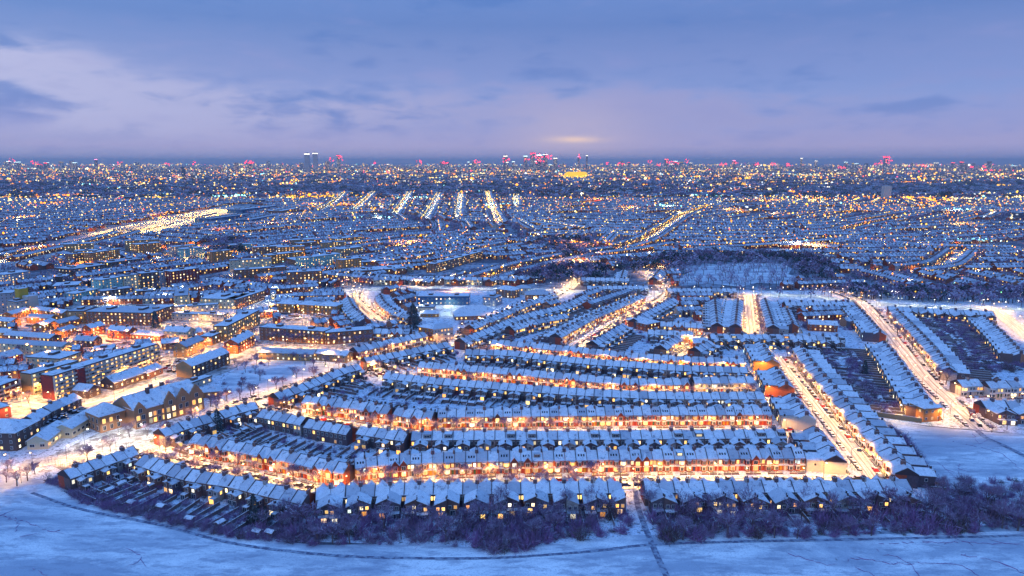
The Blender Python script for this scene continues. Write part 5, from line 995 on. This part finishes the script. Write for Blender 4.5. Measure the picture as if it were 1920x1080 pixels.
STREETS = [  # far lit streets: pixels, colour, strength
    ([(700, 362), (684, 378), (664, 396)], 'w'), ([(768, 362), (756, 382), (740, 404)], 'w'), ([(822, 364), (812, 386), (797, 412)], 'w'), ([(864, 364), (861, 384), (858, 408)], 'w'), ([(913, 361), (920, 385), (936, 420)], 'y'), ([(966, 367), (968, 388)], 'w'), ([(644, 364), (628, 380), (600, 397)], 'w'),
    ([(1330, 388), (1285, 404), (1245, 430), (1210, 452), (1160, 468)], 'y'), ([(860, 416), (930, 419), (1010, 420), (1090, 432)], 'y'), ([(1683, 413), (1630, 422), (1580, 434)], 'o'), ([(1800, 475), (1780, 492), (1757, 503), (1700, 510)], 'o'), ([(700, 500), (780, 492), (860, 478), (960, 462)], 'o'), ([(560, 478), (640, 468), (760, 450)], 'o'),
    ([(0, 490), (90, 470), (160, 462), (240, 440)], 'y'), ([(1560, 452), (1640, 458), (1740, 468), (1900, 472)], 'o'), ([(1100, 480), (1180, 470), (1240, 460)], 'o'), ([(240, 400), (340, 385), (450, 372)], 'o'), ([(1290, 470), (1420, 462), (1560, 452)], 'o'), ([(860, 545), (930, 520), (1000, 500), (1100, 480)], 'o'), ([(760, 470), (830, 476), (900, 470)], 'o'),
    ([(500, 530), (640, 512), (800, 500)], 'o'), ([(1240, 500), (1205, 496)], 'y'), ([(0, 420), (120, 405), (260, 395)], 'w'), ([(1000, 445), (1100, 440), (1200, 445)], 'y'), ([(1830, 400), (1960, 395)], 'o'), ([(1450, 380), (1560, 385)], 'w')]
FAR = []; nl = 0
def far_light(x, y, kind, e, z=8.0):
    q = bpy.data.objects.new('far_street_light', light_data(kind, e)); COL.objects.link(q); q.location = (x, y, z)
def lights(x, y, z, col, size=None):
    """col: value of the colour ramp"""
    x = np.asarray(x, float); n = len(x); d = np.hypot(x, y); s = np.maximum(d, 900) * np.where(d > 9000, .0007, np.where(d < 2700, .00068, .0009)) * rng.uniform(.35, 1.35, n) * (1 + .9 * (rng.random(n) > .93)) if size is None else size
    LIGHTS.add(OC, np.c_[x, y, np.broadcast_to(z, n)], 0, np.c_[s, s, s], col)
COLR = {'w': lambda n: rng.choice([.45, .65, .65, .8], n), 'y': lambda n: rng.choice([.1, .45, .65], n), 'o': lambda n: rng.choice([.05, .3, .33, .45], n)}
for i, (px, c) in enumerate(STREETS):
    A, L_ = smooth_line(wl(px), 20.0); FAR.append(A); mb = MB(); uvs = []; d0 = np.hypot(*A.mean(0)); ribbon(mb, A, 13 if d0 > 1400 else 10, .12 + i * .004, 'road_snow', uvs); finish_ribbon('road', mb, uvs)
    st = 1 if c != 'o' else 2
    for k in range(0, len(A) - 1, st * 2): far_light(A[k, 0] + 1, A[k, 1], {'w': 'lamp_cool', 'y': 'lamp_warm', 'o': 'lamp_orange'}[c], {'w': 3200, 'y': 17000, 'o': 22000}[c]); nl += 1
    A2, _ = smooth_line(wl(px), 26.0); T = np.gradient(A2, axis=0); T /= np.hypot(T[:, 0], T[:, 1])[:, None]; Nn = np.stack([-T[:, 1], T[:, 0]], 1)
    for sd in (-1, 1): q = A2 + Nn * sd * 6 + rng.normal(0, 1.5, A2.shape); lights(q[:, 0], q[:, 1], 8, COLR[c](len(q)), None if d0 < 1500 else np.full(len(q), 1.0) * rng.uniform(.5, 1.3, len(q)))
    A3, _ = smooth_line(wl(px), 5.8); T = np.gradient(A3, axis=0); an = np.arctan2(T[:, 1], T[:, 0]); T /= np.hypot(T[:, 0], T[:, 1])[:, None]; Nn = np.stack([-T[:, 1], T[:, 0]], 1)
    for sd in (-1, 1):
        q = A3 + Nn * sd * 18; keep = np.ones(len(q), bool)
        for B_ in FAR[:-1]:
            for b in B_: keep &= np.hypot(q[:, 0] - b[0], q[:, 1] - b[1]) > 22
        xx, yy = to_px(q[:, 0], q[:, 1]); keep &= ~inpoly(xx, yy, MAN); q = q[keep]
        TOWN.add(L2, np.c_[q, np.zeros(len(q))], (an + (math.pi if sd > 0 else 0))[keep])
FA = np.concatenate(FAR)
def nearfar(x, y, r=32):
    o = np.zeros(len(x), bool)
    for b in FA: o |= (x - b[0]) ** 2 + (y - b[1]) ** 2 < r * r
    return o
BF = np.array(BLOCKS)
def blocked(x, y, pad=9):
    px, py = to_px(x, y); o = inpoly(px, py, MAN) | (px < -60) | (px > 1980)
    for p in WOODS + PARKS: o |= inpoly(px, py, p)
    for bx, by, br in BF: o |= (x - bx) ** 2 + (y - by) ** 2 < (br + pad) ** 2
    return o
def snoise(x, y): return math.sin(x * .0021 + 1.3) * math.cos(y * .0017 + .4) + .6 * math.sin(x * .0047 + y * .0031)
CELL = 250
for cy in np.arange(480, 2700, CELL):
    W_ = cy * .78 + 160
    for cx in np.arange(-W_, W_, CELL):
        th = math.radians(48) + .5 * snoise(cx, cy)
        if cx > 100 and cy < 1500: th = math.radians(14) + .35 * snoise(cx, cy)
        if rng.random() < .25: th += math.pi / 2
        xs, ys, an = [], [], []; per = rng.uniform(52, 62)
        for v in np.arange(-CELL / 2 + 20, CELL / 2 - 5, per):
            bend = rng.uniform(-8, 8)
            for off, fl in ((0, math.pi), (18, 0)):
                u = np.arange(-CELL / 2 + 8, CELL / 2 - 8, 5.7); vv = v + off + bend * (u / 120) ** 2
                x = cx + u * math.cos(th) - vv * math.sin(th); y = cy + u * math.sin(th) + vv * math.cos(th); xs.append(x); ys.append(y); an.append(np.full(len(u), th + (0 if fl else math.pi)))
            u = np.arange(-CELL / 2, CELL / 2, 34); x = cx + u * math.cos(th) - (v + 9) * math.sin(th); y = cy + u * math.sin(th) + (v + 9) * math.cos(th)
            ok = ~blocked(x, y, 0); cc = rng.random()
            if rng.random() < .8: lights(x[ok], y[ok], 8, COLR['o' if cc < .45 else ('w' if cc > .8 else 'y')](int(ok.sum())))
            if ok.any() and cy < 1900 and rng.random() < .85:
                for k in np.flatnonzero(ok)[::2]: far_light(float(x[k]), float(y[k]), 'lamp_orange' if cc < .4 else ('lamp_cool' if cc > .85 else 'lamp_warm'), 19000); nl += 1
            u = rng.uniform(-CELL / 2, CELL / 2, 60); vv = v + 9 + per / 2 + rng.normal(0, 6, 60); x = cx + u * math.cos(th) - vv * math.sin(th); y = cy + u * math.sin(th) + vv * math.cos(th); ok = ~blocked(x, y, 0) & ~nearfar(x, y, 14)
            k = rng.integers(0, 4); s = rng.uniform(.6, 1.25, int(ok.sum())); WOOD.add(CL[k], np.c_[x[ok], y[ok], np.zeros(ok.sum())], rng.uniform(0, 6, ok.sum()), np.c_[s, s, s])
        x = np.concatenate(xs); y = np.concatenate(ys); a = np.concatenate(an); ok = ~blocked(x, y) & ~nearfar(x, y) & (rng.random(len(x)) > .16) & ~near_road(x, y, 9)
        TOWN.add(L2, np.c_[x, y, np.zeros(len(x))][ok], a[ok])
print('far lights', nl, 'houses', TOWN.nv)
HP = np.array(HPOS)
def fill(poly, th, per=44, keep=.9):
    W_ = np.array([(p.x, p.y) for p in wl(poly)]); c = W_.mean(0); r = np.abs(W_ - c).max() * 1.5; n = 0
    for v in np.arange(-r, r, per / 2):
        n += 1; off = 0 if n % 2 else 3; u = np.arange(-r, r, 5.6); x = c[0] + u * math.cos(th) - (v + off) * math.sin(th); y = c[1] + u * math.sin(th) + (v + off) * math.cos(th); ok = inpoly(x, y, W_) & ~near_road(x, y, 8) & (rng.random(len(x)) < keep)
        for bx, by, br in BF: ok &= (x - bx) ** 2 + (y - by) ** 2 > (br + 8) ** 2
        for i in np.flatnonzero(ok): ok[i] = (np.hypot(HP[:, 0] - x[i], HP[:, 1] - y[i]) > 13).all()
        TOWN.add(L2, np.c_[x[ok], y[ok], np.zeros(ok.sum())], th + (math.pi if n % 2 else 0))
        t = ok & (rng.random(len(x)) < .35); WOOD.add(CL[n % 4], np.c_[x[t] + 9 * math.sin(th), y[t] - 9 * math.cos(th), np.zeros(t.sum())], 0, .8)
for p_, t_ in (([(130, 575), (300, 548), (480, 562), (640, 548), (655, 562), (640, 600), (500, 580), (330, 575)], .1), ([(655, 562), (712, 605), (790, 640), (660, 650), (500, 620), (640, 600)], .75), ([(725, 548), (780, 548), (780, 600), (750, 580)], 1.1), ([(-20, 560), (140, 570), (140, 640), (-20, 650)], .5), ([(380, 560), (480, 545), (640, 545), (500, 572)], .4), ([(1490, 575), (1590, 570), (1590, 615), (1490, 620)], .2),
               ([(380, 600), (520, 590), (520, 610), (440, 640), (380, 640)], .4), ([(1090, 555), (1200, 556), (1190, 580), (1100, 610)], .95), ([(940, 600), (1040, 575), (1060, 585), (950, 630)], .8), ([(1270, 560), (1330, 560), (1330, 600), (1270, 600)], 0.05), ([(-20, 690), (300, 640), (300, 700), (60, 770), (-20, 780)], .4)): fill(p_, t_)
for px_ in ([(400, 600), (520, 575), (640, 560)], [(140, 590), (300, 580)]): pass
# woods and park trees
for p, n in zip(WOODS, (420, 700, 700, 200, 150, 70, 110)):
    Q = sc(p, n); k = rng.integers(0, 3, len(Q)); d = np.hypot(Q[:, 0], Q[:, 1])
    for j in range(3): q = Q[k == j]; s = rng.uniform(.8, 1.5, len(q)) * np.where(d[k == j] > 2500, 2.6, 1.0); WOOD.add(CG[j], np.c_[q, np.zeros(len(q))], rng.uniform(0, 6, len(q)), np.c_[s, s, np.minimum(s, 1.7)])
Q = sc(PARKS[1], 150, 7); s = rng.uniform(.8, 1.3, len(Q)); WOOD.add(CL[1], np.c_[Q, np.zeros(len(Q))], 0, np.c_[s, s, s])
# farther still: terraces as strips, trees, buildings
def ring(n, d0, d1, pw=1.0):
    t = rng.random(n) ** pw; d = np.sqrt(d0 ** 2 + (d1 ** 2 - d0 ** 2) * t); x = rng.uniform(-.80, .80, n) * d; return x, np.sqrt(np.maximum(d * d - 0 * x, 1))
for (d0, d1, n, cell) in ((2700, 4200, 3800, 300), (4200, 7500, 4200, 500)):
    x, y = ring(n, d0, d1); th = np.array([math.radians(40) + .9 * snoise(a // cell * cell, b // cell * cell) for a, b in zip(x, y)])
    # snap to rows
    v = -x * np.sin(th) + y * np.cos(th); v2 = np.round(v / 34) * 34; x -= (v2 - v) * np.sin(th); y += (v2 - v) * np.cos(th); ok = ~blocked(x, y) & ~nearfar(x, y, 40); x, y, th = x[ok], y[ok], th[ok]
    TOWN3.add(L3, np.c_[x, y, np.zeros(len(x))], th, np.c_[rng.uniform(.8, 1.8, len(x)), np.full(len(x), 1.2), np.full(len(x), 1.1)])
for d0, d1, n in ((2600, 4500, 4200), (4500, 9000, 4200)):
    x, y = ring(n, d0, d1); ok = ~blocked(x, y) & ~nearfar(x, y, 30); x, y = x[ok], y[ok]; k = rng.integers(0, 3, len(x))
    for j in range(3): q = k == j; s = rng.uniform(.6, 1.6, q.sum()) * (1 if d0 < 4000 else 1.8); WOOD.add(BIG[j], np.c_[x[q], y[q], np.zeros(q.sum())], rng.uniform(0, 6, q.sum()), np.c_[s * 1.4, s, np.minimum(s, 1.2)])
bb = MB(); bb.box(-.5, .5, -.5, .5, 0, 1, 'far_wall', 'roof_snow')
for d0, d1, n, h0, h1, w in ((1500, 2700, 60, 8, 20, 30), (2700, 5000, 420, 8, 22, 40), (5000, 9000, 1500, 8, 26, 60), (9000, 20000, 3000, 12, 45, 110)):
    x, y = ring(n, d0, d1); ok = ~blocked(x, y) & ~nearfar(x, y, 50); x, y = x[ok], y[ok]; n = len(x); BULK.add(bb, np.c_[x, y, np.zeros(n)], rng.uniform(-.5, .8, n), np.c_[rng.uniform(.4, 1.6, n) * w, rng.uniform(.3, .8, n) * w, h0 + (h1 - h0) * rng.random(n) ** 3])
def colr(n, o=.36, w=.16, red=.03):
    r = rng.random(n); c = rng.choice([.1, .2, .45, .5], n); c = np.where(r < o, rng.choice([.3, .33, .36], n), c); c = np.where((r > o) & (r < o + w), rng.choice([.65, .7, .8], n), c); c = np.where(r > 1 - red, .96, c); c = np.where((r > 1 - red - .04) & (r < 1 - red), .92, c); return np.clip(c + rng.uniform(-.015, .015, n), 0, 1)
for d0, d1, n, z in ((650, 1500, 1000, 6), (1500, 2700, 1900, 8), (2700, 4500, 2600, 9), (4500, 7500, 3200, 12), (7500, 12000, 3400, 22), (12000, 24000, 3000, 45)):
    nc = n // 7; cx, cy = ring(nc, d0, d1); x = np.repeat(cx, 7) + rng.normal(0, .018, nc * 7) * np.repeat(cy, 7); y = np.repeat(cy, 7) * (1 + rng.normal(0, .012, nc * 7)); px, py = to_px(x, y); ok = ~inpoly(px, py, MAN) & (px > -30) & (px < 1950)
    for p in WOODS[:4] + PARKS[1:2]: ok &= ~inpoly(px, py, p)
    nz = np.sin(x * 3.1 / (300 + .35 * y) + 1.7) * np.cos(y * .0061 + x * .0013) + .7 * np.sin(x * .0083 - y * .0037 + 2) + .5 * np.sin(px * .021 + py * .19); ok &= rng.random(len(x)) < np.clip(.42 + .5 * nz, .04, 1)
    x, y = x[ok], y[ok]; lights(x, y, rng.uniform(.5, 1.5, len(x)) * z, colr(len(x), .33 if d0 < 5000 else .22, .25, .02 if d0 < 7000 else .06))
for i in range(150):   # strings of lamps along roads one cannot otherwise see
    d = rng.uniform(2700, 8500) if i % 3 else rng.uniform(1200, 2700); x0 = rng.uniform(-.72, .72) * d; th = math.radians(40) + .9 * snoise(x0, d) + rng.normal(0, .25); n = rng.integers(8, 30); u = np.arange(n) * rng.uniform(28, 60); c_ = rng.normal(0, .0006)
    x = x0 + u * math.cos(th) - c_ * u * u * math.sin(th) + rng.normal(0, 3, n); y = d + u * math.sin(th) + c_ * u * u * math.cos(th); px, py = to_px(x, y); ok = ~inpoly(px, py, MAN) & (y > 700)
    for p in WOODS: ok &= ~inpoly(px, py, p)
    lights(x[ok], y[ok], 9, rng.choice([.05, .3, .45, .33, .1, .65]) if True else 0)
for i in range(75):    # brighter knots: junctions, forecourts, yards
    d = rng.uniform(900, 2600) if i % 2 else rng.uniform(2600, 7500); x0 = rng.uniform(-.7, .7) * d; n = rng.integers(6, 22); x = x0 + rng.normal(0, .014 * d, n); y = d * (1 + rng.normal(0, .012, n)); px, py = to_px(x, y); ok = ~inpoly(px, py, MAN) & ~inpoly(px, py, WOODS[0]) & ~inpoly(px, py, WOODS[1]); k = rng.random(); lights(x[ok], y[ok], 10, (.3 if k < .5 else .1 if k < .7 else .65 if k < .85 else .92))
    if ok.any() and d < 3500: far_light(float(x[ok][0]), float(y[ok][0]), 'lamp_orange' if k < .5 else 'lamp_warm' if k < .85 else 'lamp_cool', 60000, 16)
Q = sc([(1380, 548), (1600, 552), (1960, 566), (1960, 580), (1620, 562), (1400, 556)], 110); Q = Q[~near_road(Q[:, 0], Q[:, 1], 3)]; s = rng.uniform(.8, 1.3, len(Q)); WOOD.add(CG[0], np.c_[Q, np.zeros(len(Q))], rng.uniform(0, 6, len(Q)), np.c_[s, s, s]); Q = sc([(1560, 552), (1960, 560), (1960, 572), (1620, 564)], 12, 16)
for x, y in Q: far_light(float(x), float(y), 'lamp_cool', 9000, 9)
lights(Q[:, 0], Q[:, 1], 9, rng.choice([.1, .99, .65], len(Q)))
# estates lit orange, and bright patches
for poly, n, kind, e in (([(680, 495), (760, 455), (860, 440), (900, 462), (880, 485), (780, 500)], 46, 'lamp_orange', 32000), ([(535, 368), (625, 366), (622, 374), (535, 377)], 10, 'lamp_orange', 60000), ([(1030, 505), (1000, 500), (1140, 478), (1160, 486)], 10, 'lamp_orange', 26000), ([(0, 500), (60, 478), (60, 492), (0, 512)], 5, 'lamp_white', 9000), ([(560, 560), (640, 520), (900, 520), (900, 535), (640, 545)], 14, 'lamp_warm', 14000), ([(60, 520), (130, 470), (430, 470), (640, 455), (660, 500), (640, 535), (480, 540), (380, 500), (150, 500)], 34, 'lamp_warm', 15000), ([(120, 560), (190, 560), (330, 545), (330, 552), (190, 575)], 6, 'lamp_cool', 9000), ([(100, 505), (250, 500), (380, 470), (380, 490), (150, 530)], 18, 'lamp_orange', 20000)):
    Q = sc(poly, n, 14)
    for x, y in Q: far_light(float(x), float(y), kind, e, 9)
    lights(Q[:, 0], Q[:, 1], 9, rng.choice([.3, .33, .45] if kind == 'lamp_orange' else [.5, .65, .8], len(Q)))
Q = sc([(535, 366), (628, 364), (625, 373), (535, 377)], 90); lights(Q[:, 0], Q[:, 1], 9, rng.choice([.1, .3, .2], len(Q)))
Q = sc([(690, 492), (760, 458), (860, 444), (890, 462), (870, 482), (780, 496)], 110, 8); TOWN.add(L2, np.c_[Q, np.zeros(len(Q))], .9, (2.2, 1.1, 1.1))
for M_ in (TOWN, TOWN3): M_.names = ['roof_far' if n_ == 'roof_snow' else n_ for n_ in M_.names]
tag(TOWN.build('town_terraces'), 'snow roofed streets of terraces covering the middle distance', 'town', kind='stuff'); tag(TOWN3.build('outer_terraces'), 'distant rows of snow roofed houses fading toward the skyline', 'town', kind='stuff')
tag(WOOD.build('distant_trees'), 'dark bare trees and woods between the distant streets', 'trees', kind='stuff'); tag(BULK.build('distant_buildings'), 'low distant city buildings with lit windows', 'buildings', kind='stuff'); tag(LIGHTS.build('city_lights'), 'countless street lamps and lit signs glittering across the city', 'lights', kind='stuff')

# ------------------------------------------------------------------ depot with parked trains
def far_at(px, py, z=0.0): return P(px, py, z)
a0 = P(212, 440); a1 = P(425, 392); d = (a1 - a0); ang = math.atan2(d.y, d.x); nrm = Vector((-math.sin(ang), math.cos(ang), 0)); L_ = d.length
TR = MB(); TR.prism([(-1.4, .9), (1.4, .9), (1.4, 3.2), (.9, 3.8), (-.9, 3.8), (-1.4, 3.2)], 'y', -9.6, 9.6, 'train_body'); TR.box(-1.1, 1.1, -9, 9, 3.801, 3.9, 'roof_snow'); TR.box(-1.45, -1.41, -9, 9, 1.9, 2.8, 'car_glass')
TRM = TR.mesh('carriage')
for k in range(9):
    for seg in range(2):
        t = root('parked_train', (0, 0, 0), 0, f"train parked under floodlights, {nth(k + 1)} track from the near side, {'west' if seg == 0 else 'east'} end of the depot", 'train', 'trains parked in the depot')
        base = a0 + d * (.12 + .42 * seg) - nrm * (26 - k * 7.5); t.location = base; t.rotation_euler = (0, 0, ang - math.pi / 2)
        for c in range(8): o = link('carriage', TRM, t); o.location = (0, c * 20.2, 0)
for k in range(16):
    for s in (-34, 36): q = a0 + d * ((k + .5) / 16) + nrm * s * (1 - .4 * k / 16); far_light(q.x, q.y, 'lamp_depot', 70000, 16)
for k in range(9): q = P(60 + k * 19, 474 - k * 4.6); far_light(q.x, q.y, 'lamp_orange', 22000, 12); lights([q.x], [q.y], 12, .33)
def mast(px, py, label, mat='gold_light'):
    p = P(px, py); m = MB(); tube(m, Vector((0, 0, 0)), Vector((0, 0, 22)), .35, .25, 'steel', 6); m.box(-2, 2, -.5, .5, 22, 22.6, 'steel'); o = link('floodlight_mast', m.mesh('floodlight_mast')); o.location = p; h = MB()
    for x in (-1.6, -.5, .6, 1.7): h.box(x - .4, x + .4, -.9, -.51, 21.6, 22.6, mat, bottom=True)
    link('floodlight', h.mesh('floodlight'), o); tag(o, label, 'floodlight mast', 'depot floodlights')
for i, (x, y) in enumerate(((127, 446), (288, 412), (182, 432), (350, 402), (430, 388), (528, 384), (165, 448), (240, 424))): mast(x, y, f"tall floodlight mast, {nth(i + 1)} of those around the train depot", 'cold_light' if i == 5 else 'gold_light')
for i, (p0, p1, dp, h) in enumerate((((395, 418), (470, 408), 40, 9), ((470, 420), (520, 410), 40, 9), ((455, 400), (520, 392), 45, 10), ((110, 446), (150, 440), 25, 5), ((530, 402), (560, 396), 40, 9), ((640, 505), (740, 498), 40, 7), ((560, 500), (620, 494), 40, 7), ((660, 520), (760, 514), 30, 7))):
    B('warehouse', p0, p1, dp, h, f"{('wide', 'broad', 'long', 'orange lit', 'small', 'low', 'plain', 'flat')[i]} snow roofed warehouse {'east of the depot' if i in (0, 1, 2, 4) else 'at the depot west end' if i == 3 else 'beyond the high road'}", 'blue_glass' if i < 3 else 'brown_brick', storeys=1, cat='warehouse', pitch=14, glass='glass_front')
# ------------------------------------------------------------------ single towers and the skyline
def tower(px, base_y, top_y, wpx, label, mat='far_wall', cap=None, group=None, name='tower_block', dist=None):
    d = dist or P(px, base_y).y; base = Vector(((px - 960) / FPX * d * 1.0, d, 0)); zt = H + (HOR - top_y) * d / FPX * 1.03; w = wpx * d / FPX
    m = MB(); m.box(-w / 2, w / 2, -w * .35, w * .35, 0, zt, mat, 'roof_snow'); m.box(-w * .2, w * .2, -w * .15, w * .15, zt + .01, zt * 1.03 + 1, 'grey_render', 'roof_snow'); o = link(name, m.mesh(name)); o.location = base; tag(o, label, 'tower', group)
    if cap: c = MB(); c.box(-w * .52, w * .52, -w * .37, w * .37, zt * .93, zt * .97, cap, cap, True); link('lit_crown', c.mesh('lit_crown'), o)
    return o, zt, w
tower(1656, 374, 346, 14, 'pale slab tower standing alone among trees on the right', cap=None, mat='white_render'); tower(352, 340, 312, 6, 'dark slim tower rising on the left beyond the depot'); tower(372, 343, 326, 9, 'stubby grey tower beside the dark slim one'); tower(435, 344, 328, 4, 'thin pale tower left of the dark wood')
tower(176, 345, 332, 5, 'small tower left of the orange retail sheds'); tower(187, 344, 331, 5, 'twin of the small tower left of the orange sheds')
for i, (x, ty, w, cap, lb) in enumerate(((582, 288, 8, 'pale_light', 'left tower of the pair with bright crowns'), (597, 287, 8, 'pale_light', 'right tower of the pair with bright crowns'), (640, 291, 6, 'red_beacon', 'tower with a red top right of the bright pair'), (100, 304, 7, 'cold_light', 'cold white lit tower at the far left skyline'), (192, 298, 4, 'pink_light', 'slim pink lit spire on the left skyline'), (948, 292, 7, 'pale_light', 'bright topped tower west of the glowing core'), (985, 292, 7, 'cold_light', 'cyan glowing tower at the west side of the core'),
                                 (998, 287, 9, 'red_beacon', 'tallest tower with red crown in the glowing core'), (1010, 290, 9, 'cold_light', 'broad cyan lit tower in the glowing core'), (1021, 289, 8, 'cold_light', 'pale tower at the east side of the glowing core'), (1040, 296, 7, 'pale_light', 'shorter lit tower just east of the core'), (1083, 293, 4, 'pink_light', 'thin pink lit tower under the cloud glow'), (1098, 291, 3, 'pale_light', 'needle tower under the cloud glow'),
                                 (1370, 300, 5, 'pink_light', 'white and pink lit tower right of centre'), (1494, 296, 3, 'pale_light', 'slim white tower on the right skyline'), (1521, 301, 4, 'pale_light', 'short white tower beside the slim white one'), (1650, 294, 6, 'red_beacon', 'tower beside the tall red cranes'), (1887, 310, 8, 'cold_light', 'low cold lit block at the far right skyline'), (1245, 298, 6, 'red_beacon', 'tower with red lights right of the glow'))):
    tower(x, 0, ty, w, lb, mat='pink_concrete' if i < 2 else 'far_wall', cap=cap, dist=9000 + 700 * (i % 4), name='skyline_tower')
sk = np.sort(rng.uniform(0, 1920, 64)); CK = ['pale_light', 'gold_light', 'cold_light', None, None, None, 'red_beacon']
for i, x in enumerate(sk): tower(float(x), 0, rng.uniform(301, 309), rng.uniform(3, 8), 'distant high rise with scattered lit windows on the hazy skyline', cap=CK[rng.integers(0, 7)], dist=float(rng.uniform(8500, 14000)), name='skyline_tower', group='small towers along the skyline')
def crane(px, ty, label, dist=8800.0, s=1.0):
    o = bpy.data.objects.new('tower_crane', None); COL.objects.link(o); o.location = ((px - 960) / FPX * dist, dist, 0); zt = H + (HOR - ty) * dist / FPX; m = MB(); m.box(-1.5, 1.5, -1.5, 1.5, 0, zt, 'steel'); link('mast', m.mesh('mast'), o)
    j = MB(); tube(j, Vector((-12 * s, 0, zt * .93)), Vector((38 * s, 0, zt * 1.02)), 2.0, 1.4, 'steel', 4); link('jib', j.mesh('jib'), o); b = MB()
    for k in range(int(7 * s)):
        q = octa('red_beacon'); r = rng.uniform(3.2, 8); c = (rng.uniform(-14, 40) * s, 0, zt * rng.uniform(.74, 1.0)) if k else (0, 0, zt); b.add([(vx * r + c[0], vy * r, vz * r + c[2]) for vx, vy, vz in q.v], q.f, 'red_beacon')
    link('warning_lights', b.mesh('warning_lights'), o); tag(o, label, 'crane', 'red lit cranes on the skyline')
for i, (x, y, s) in enumerate(((34, 297, 1.3), (75, 302, 1.6), (5, 303, .7), (232, 304, .8), (322, 306, 1.3), (372, 303, .8), (470, 301, 2.2), (625, 296, 1.2), (643, 293, 1.4), (706, 302, .9), (784, 301, 1.4), (834, 303, 1.4), (893, 300, 1.6), (946, 297, 1.8), (985, 298, 1.3), (1000, 287, 2.6), (1008, 300, 1.8), (1022, 290, 2.2), (1084, 290, .8), (1135, 305, 1), (1158, 305, 1.4), (1213, 300, .8), (1228, 306, 1), (1245, 300, 1.8), (1258, 303, 1.8), (1280, 299, 1), (1347, 306, 1.6), (1370, 302, 1.3), (1410, 305, 1.3), (1440, 305, 1.5), (1468, 306, 1.7), (1566, 312, 1.8), (1630, 306, 1.3), (1640, 301, 1.6), (1649, 293, 2.2), (1651, 300, 1.8), (1718, 308, 1.5), (1838, 318, 1.8), (1832, 311, 1.0), (1808, 311, 1))):
    crane(x, y, f"tower crane strung with red warning lights, {nth(i + 1)} from the western end of the skyline", 8300 + (i % 5) * 300, s)
# the low golden arena
p = P(1080, 331); ar = MB(); n = 28
for (z0, r0, z1, r1, mt) in ((0, 62, 14, 66, 'gold_light'), (14, 66, 20, 50, 'gold_light')):
    vs = [(math.cos(t) * r * 2.6, math.sin(t) * r, z) for z, r in ((z0, r0), (z1, r1)) for t in [2 * math.pi * k / n for k in range(n)]]; ar.add(vs, [(k, (k + 1) % n, n + (k + 1) % n, n + k) for k in range(n)], mt)
ar.add([(math.cos(t) * 50 * 2.6, math.sin(t) * 50, 20) for t in [2 * math.pi * k / n for k in range(n)]], [tuple(range(n))], 'yellow_clad'); o = link('arena', ar.mesh('arena')); o.location = p; o.scale = (.62, .9, 2.2); tag(o, 'low arena glowing golden yellow below the skyline core', 'arena')
# lit belts on the far plain: retail sheds and stations
for i, (x, y, wpx, mt, lb) in enumerate(((300, 371, 60, 'gold_light', 'orange lit retail sheds beyond the left plain'), (20, 309, 24, 'gold_light', 'long yellow lit hall at the left skyline'), (70, 317, 24, 'pale_light', 'pale lit hall on the left plain'), (295, 328, 50, 'gold_light', 'thin yellow lit terminal on the left plain'), (1400, 352, 10, 'pale_light', 'small lit hall right of centre'), (1320, 343, 18, 'pale_light', 'row of pale lit sheds right of centre'), (1500, 331, 44, 'gold_light', 'long yellow lit station right of centre'), (1545, 352, 30, 'pale_light', 'white lit depot below the long station'), (1795, 324, 22, 'pale_light', 'yellow white hall on the right plain'), (1250, 330, 24, 'gold_light', 'golden lit block east of the arena'))):
    a = P(x - wpx / 2, y); b_ = P(x + wpx / 2, y); L_ = (b_ - a).length; hh = a.y * .0016 + 3; m = MB(); m.box(0, L_, 0, 40, 0, hh, 'grey_render', 'roof_snow'); o = link('lit_hall', m.mesh('lit_hall')); o.location = a; g = MB(); kk = 9
    for k in range(kk): g.quad((L_ * (k + .12 + .1 * (k % 3)) / kk, -.2, hh * .25), (L_ * (k + .8) / kk, -.2, hh * .25), (L_ * (k + .8) / kk, -.2, hh * .8), (L_ * (k + .12 + .1 * (k % 3)) / kk, -.2, hh * .8), mt)
    link('lit_front', g.mesh('lit_front'), o); tag(o, lb, 'hall')
# ------------------------------------------------------------------ air
hz = MB(); hz.box(-46000, 46000, -400, 63000, -1.0, 290.0, 'haze_air', bottom=True); tag(link('haze', hz.mesh('haze')), 'thin blue evening haze over the city', 'haze', kind='stuff')
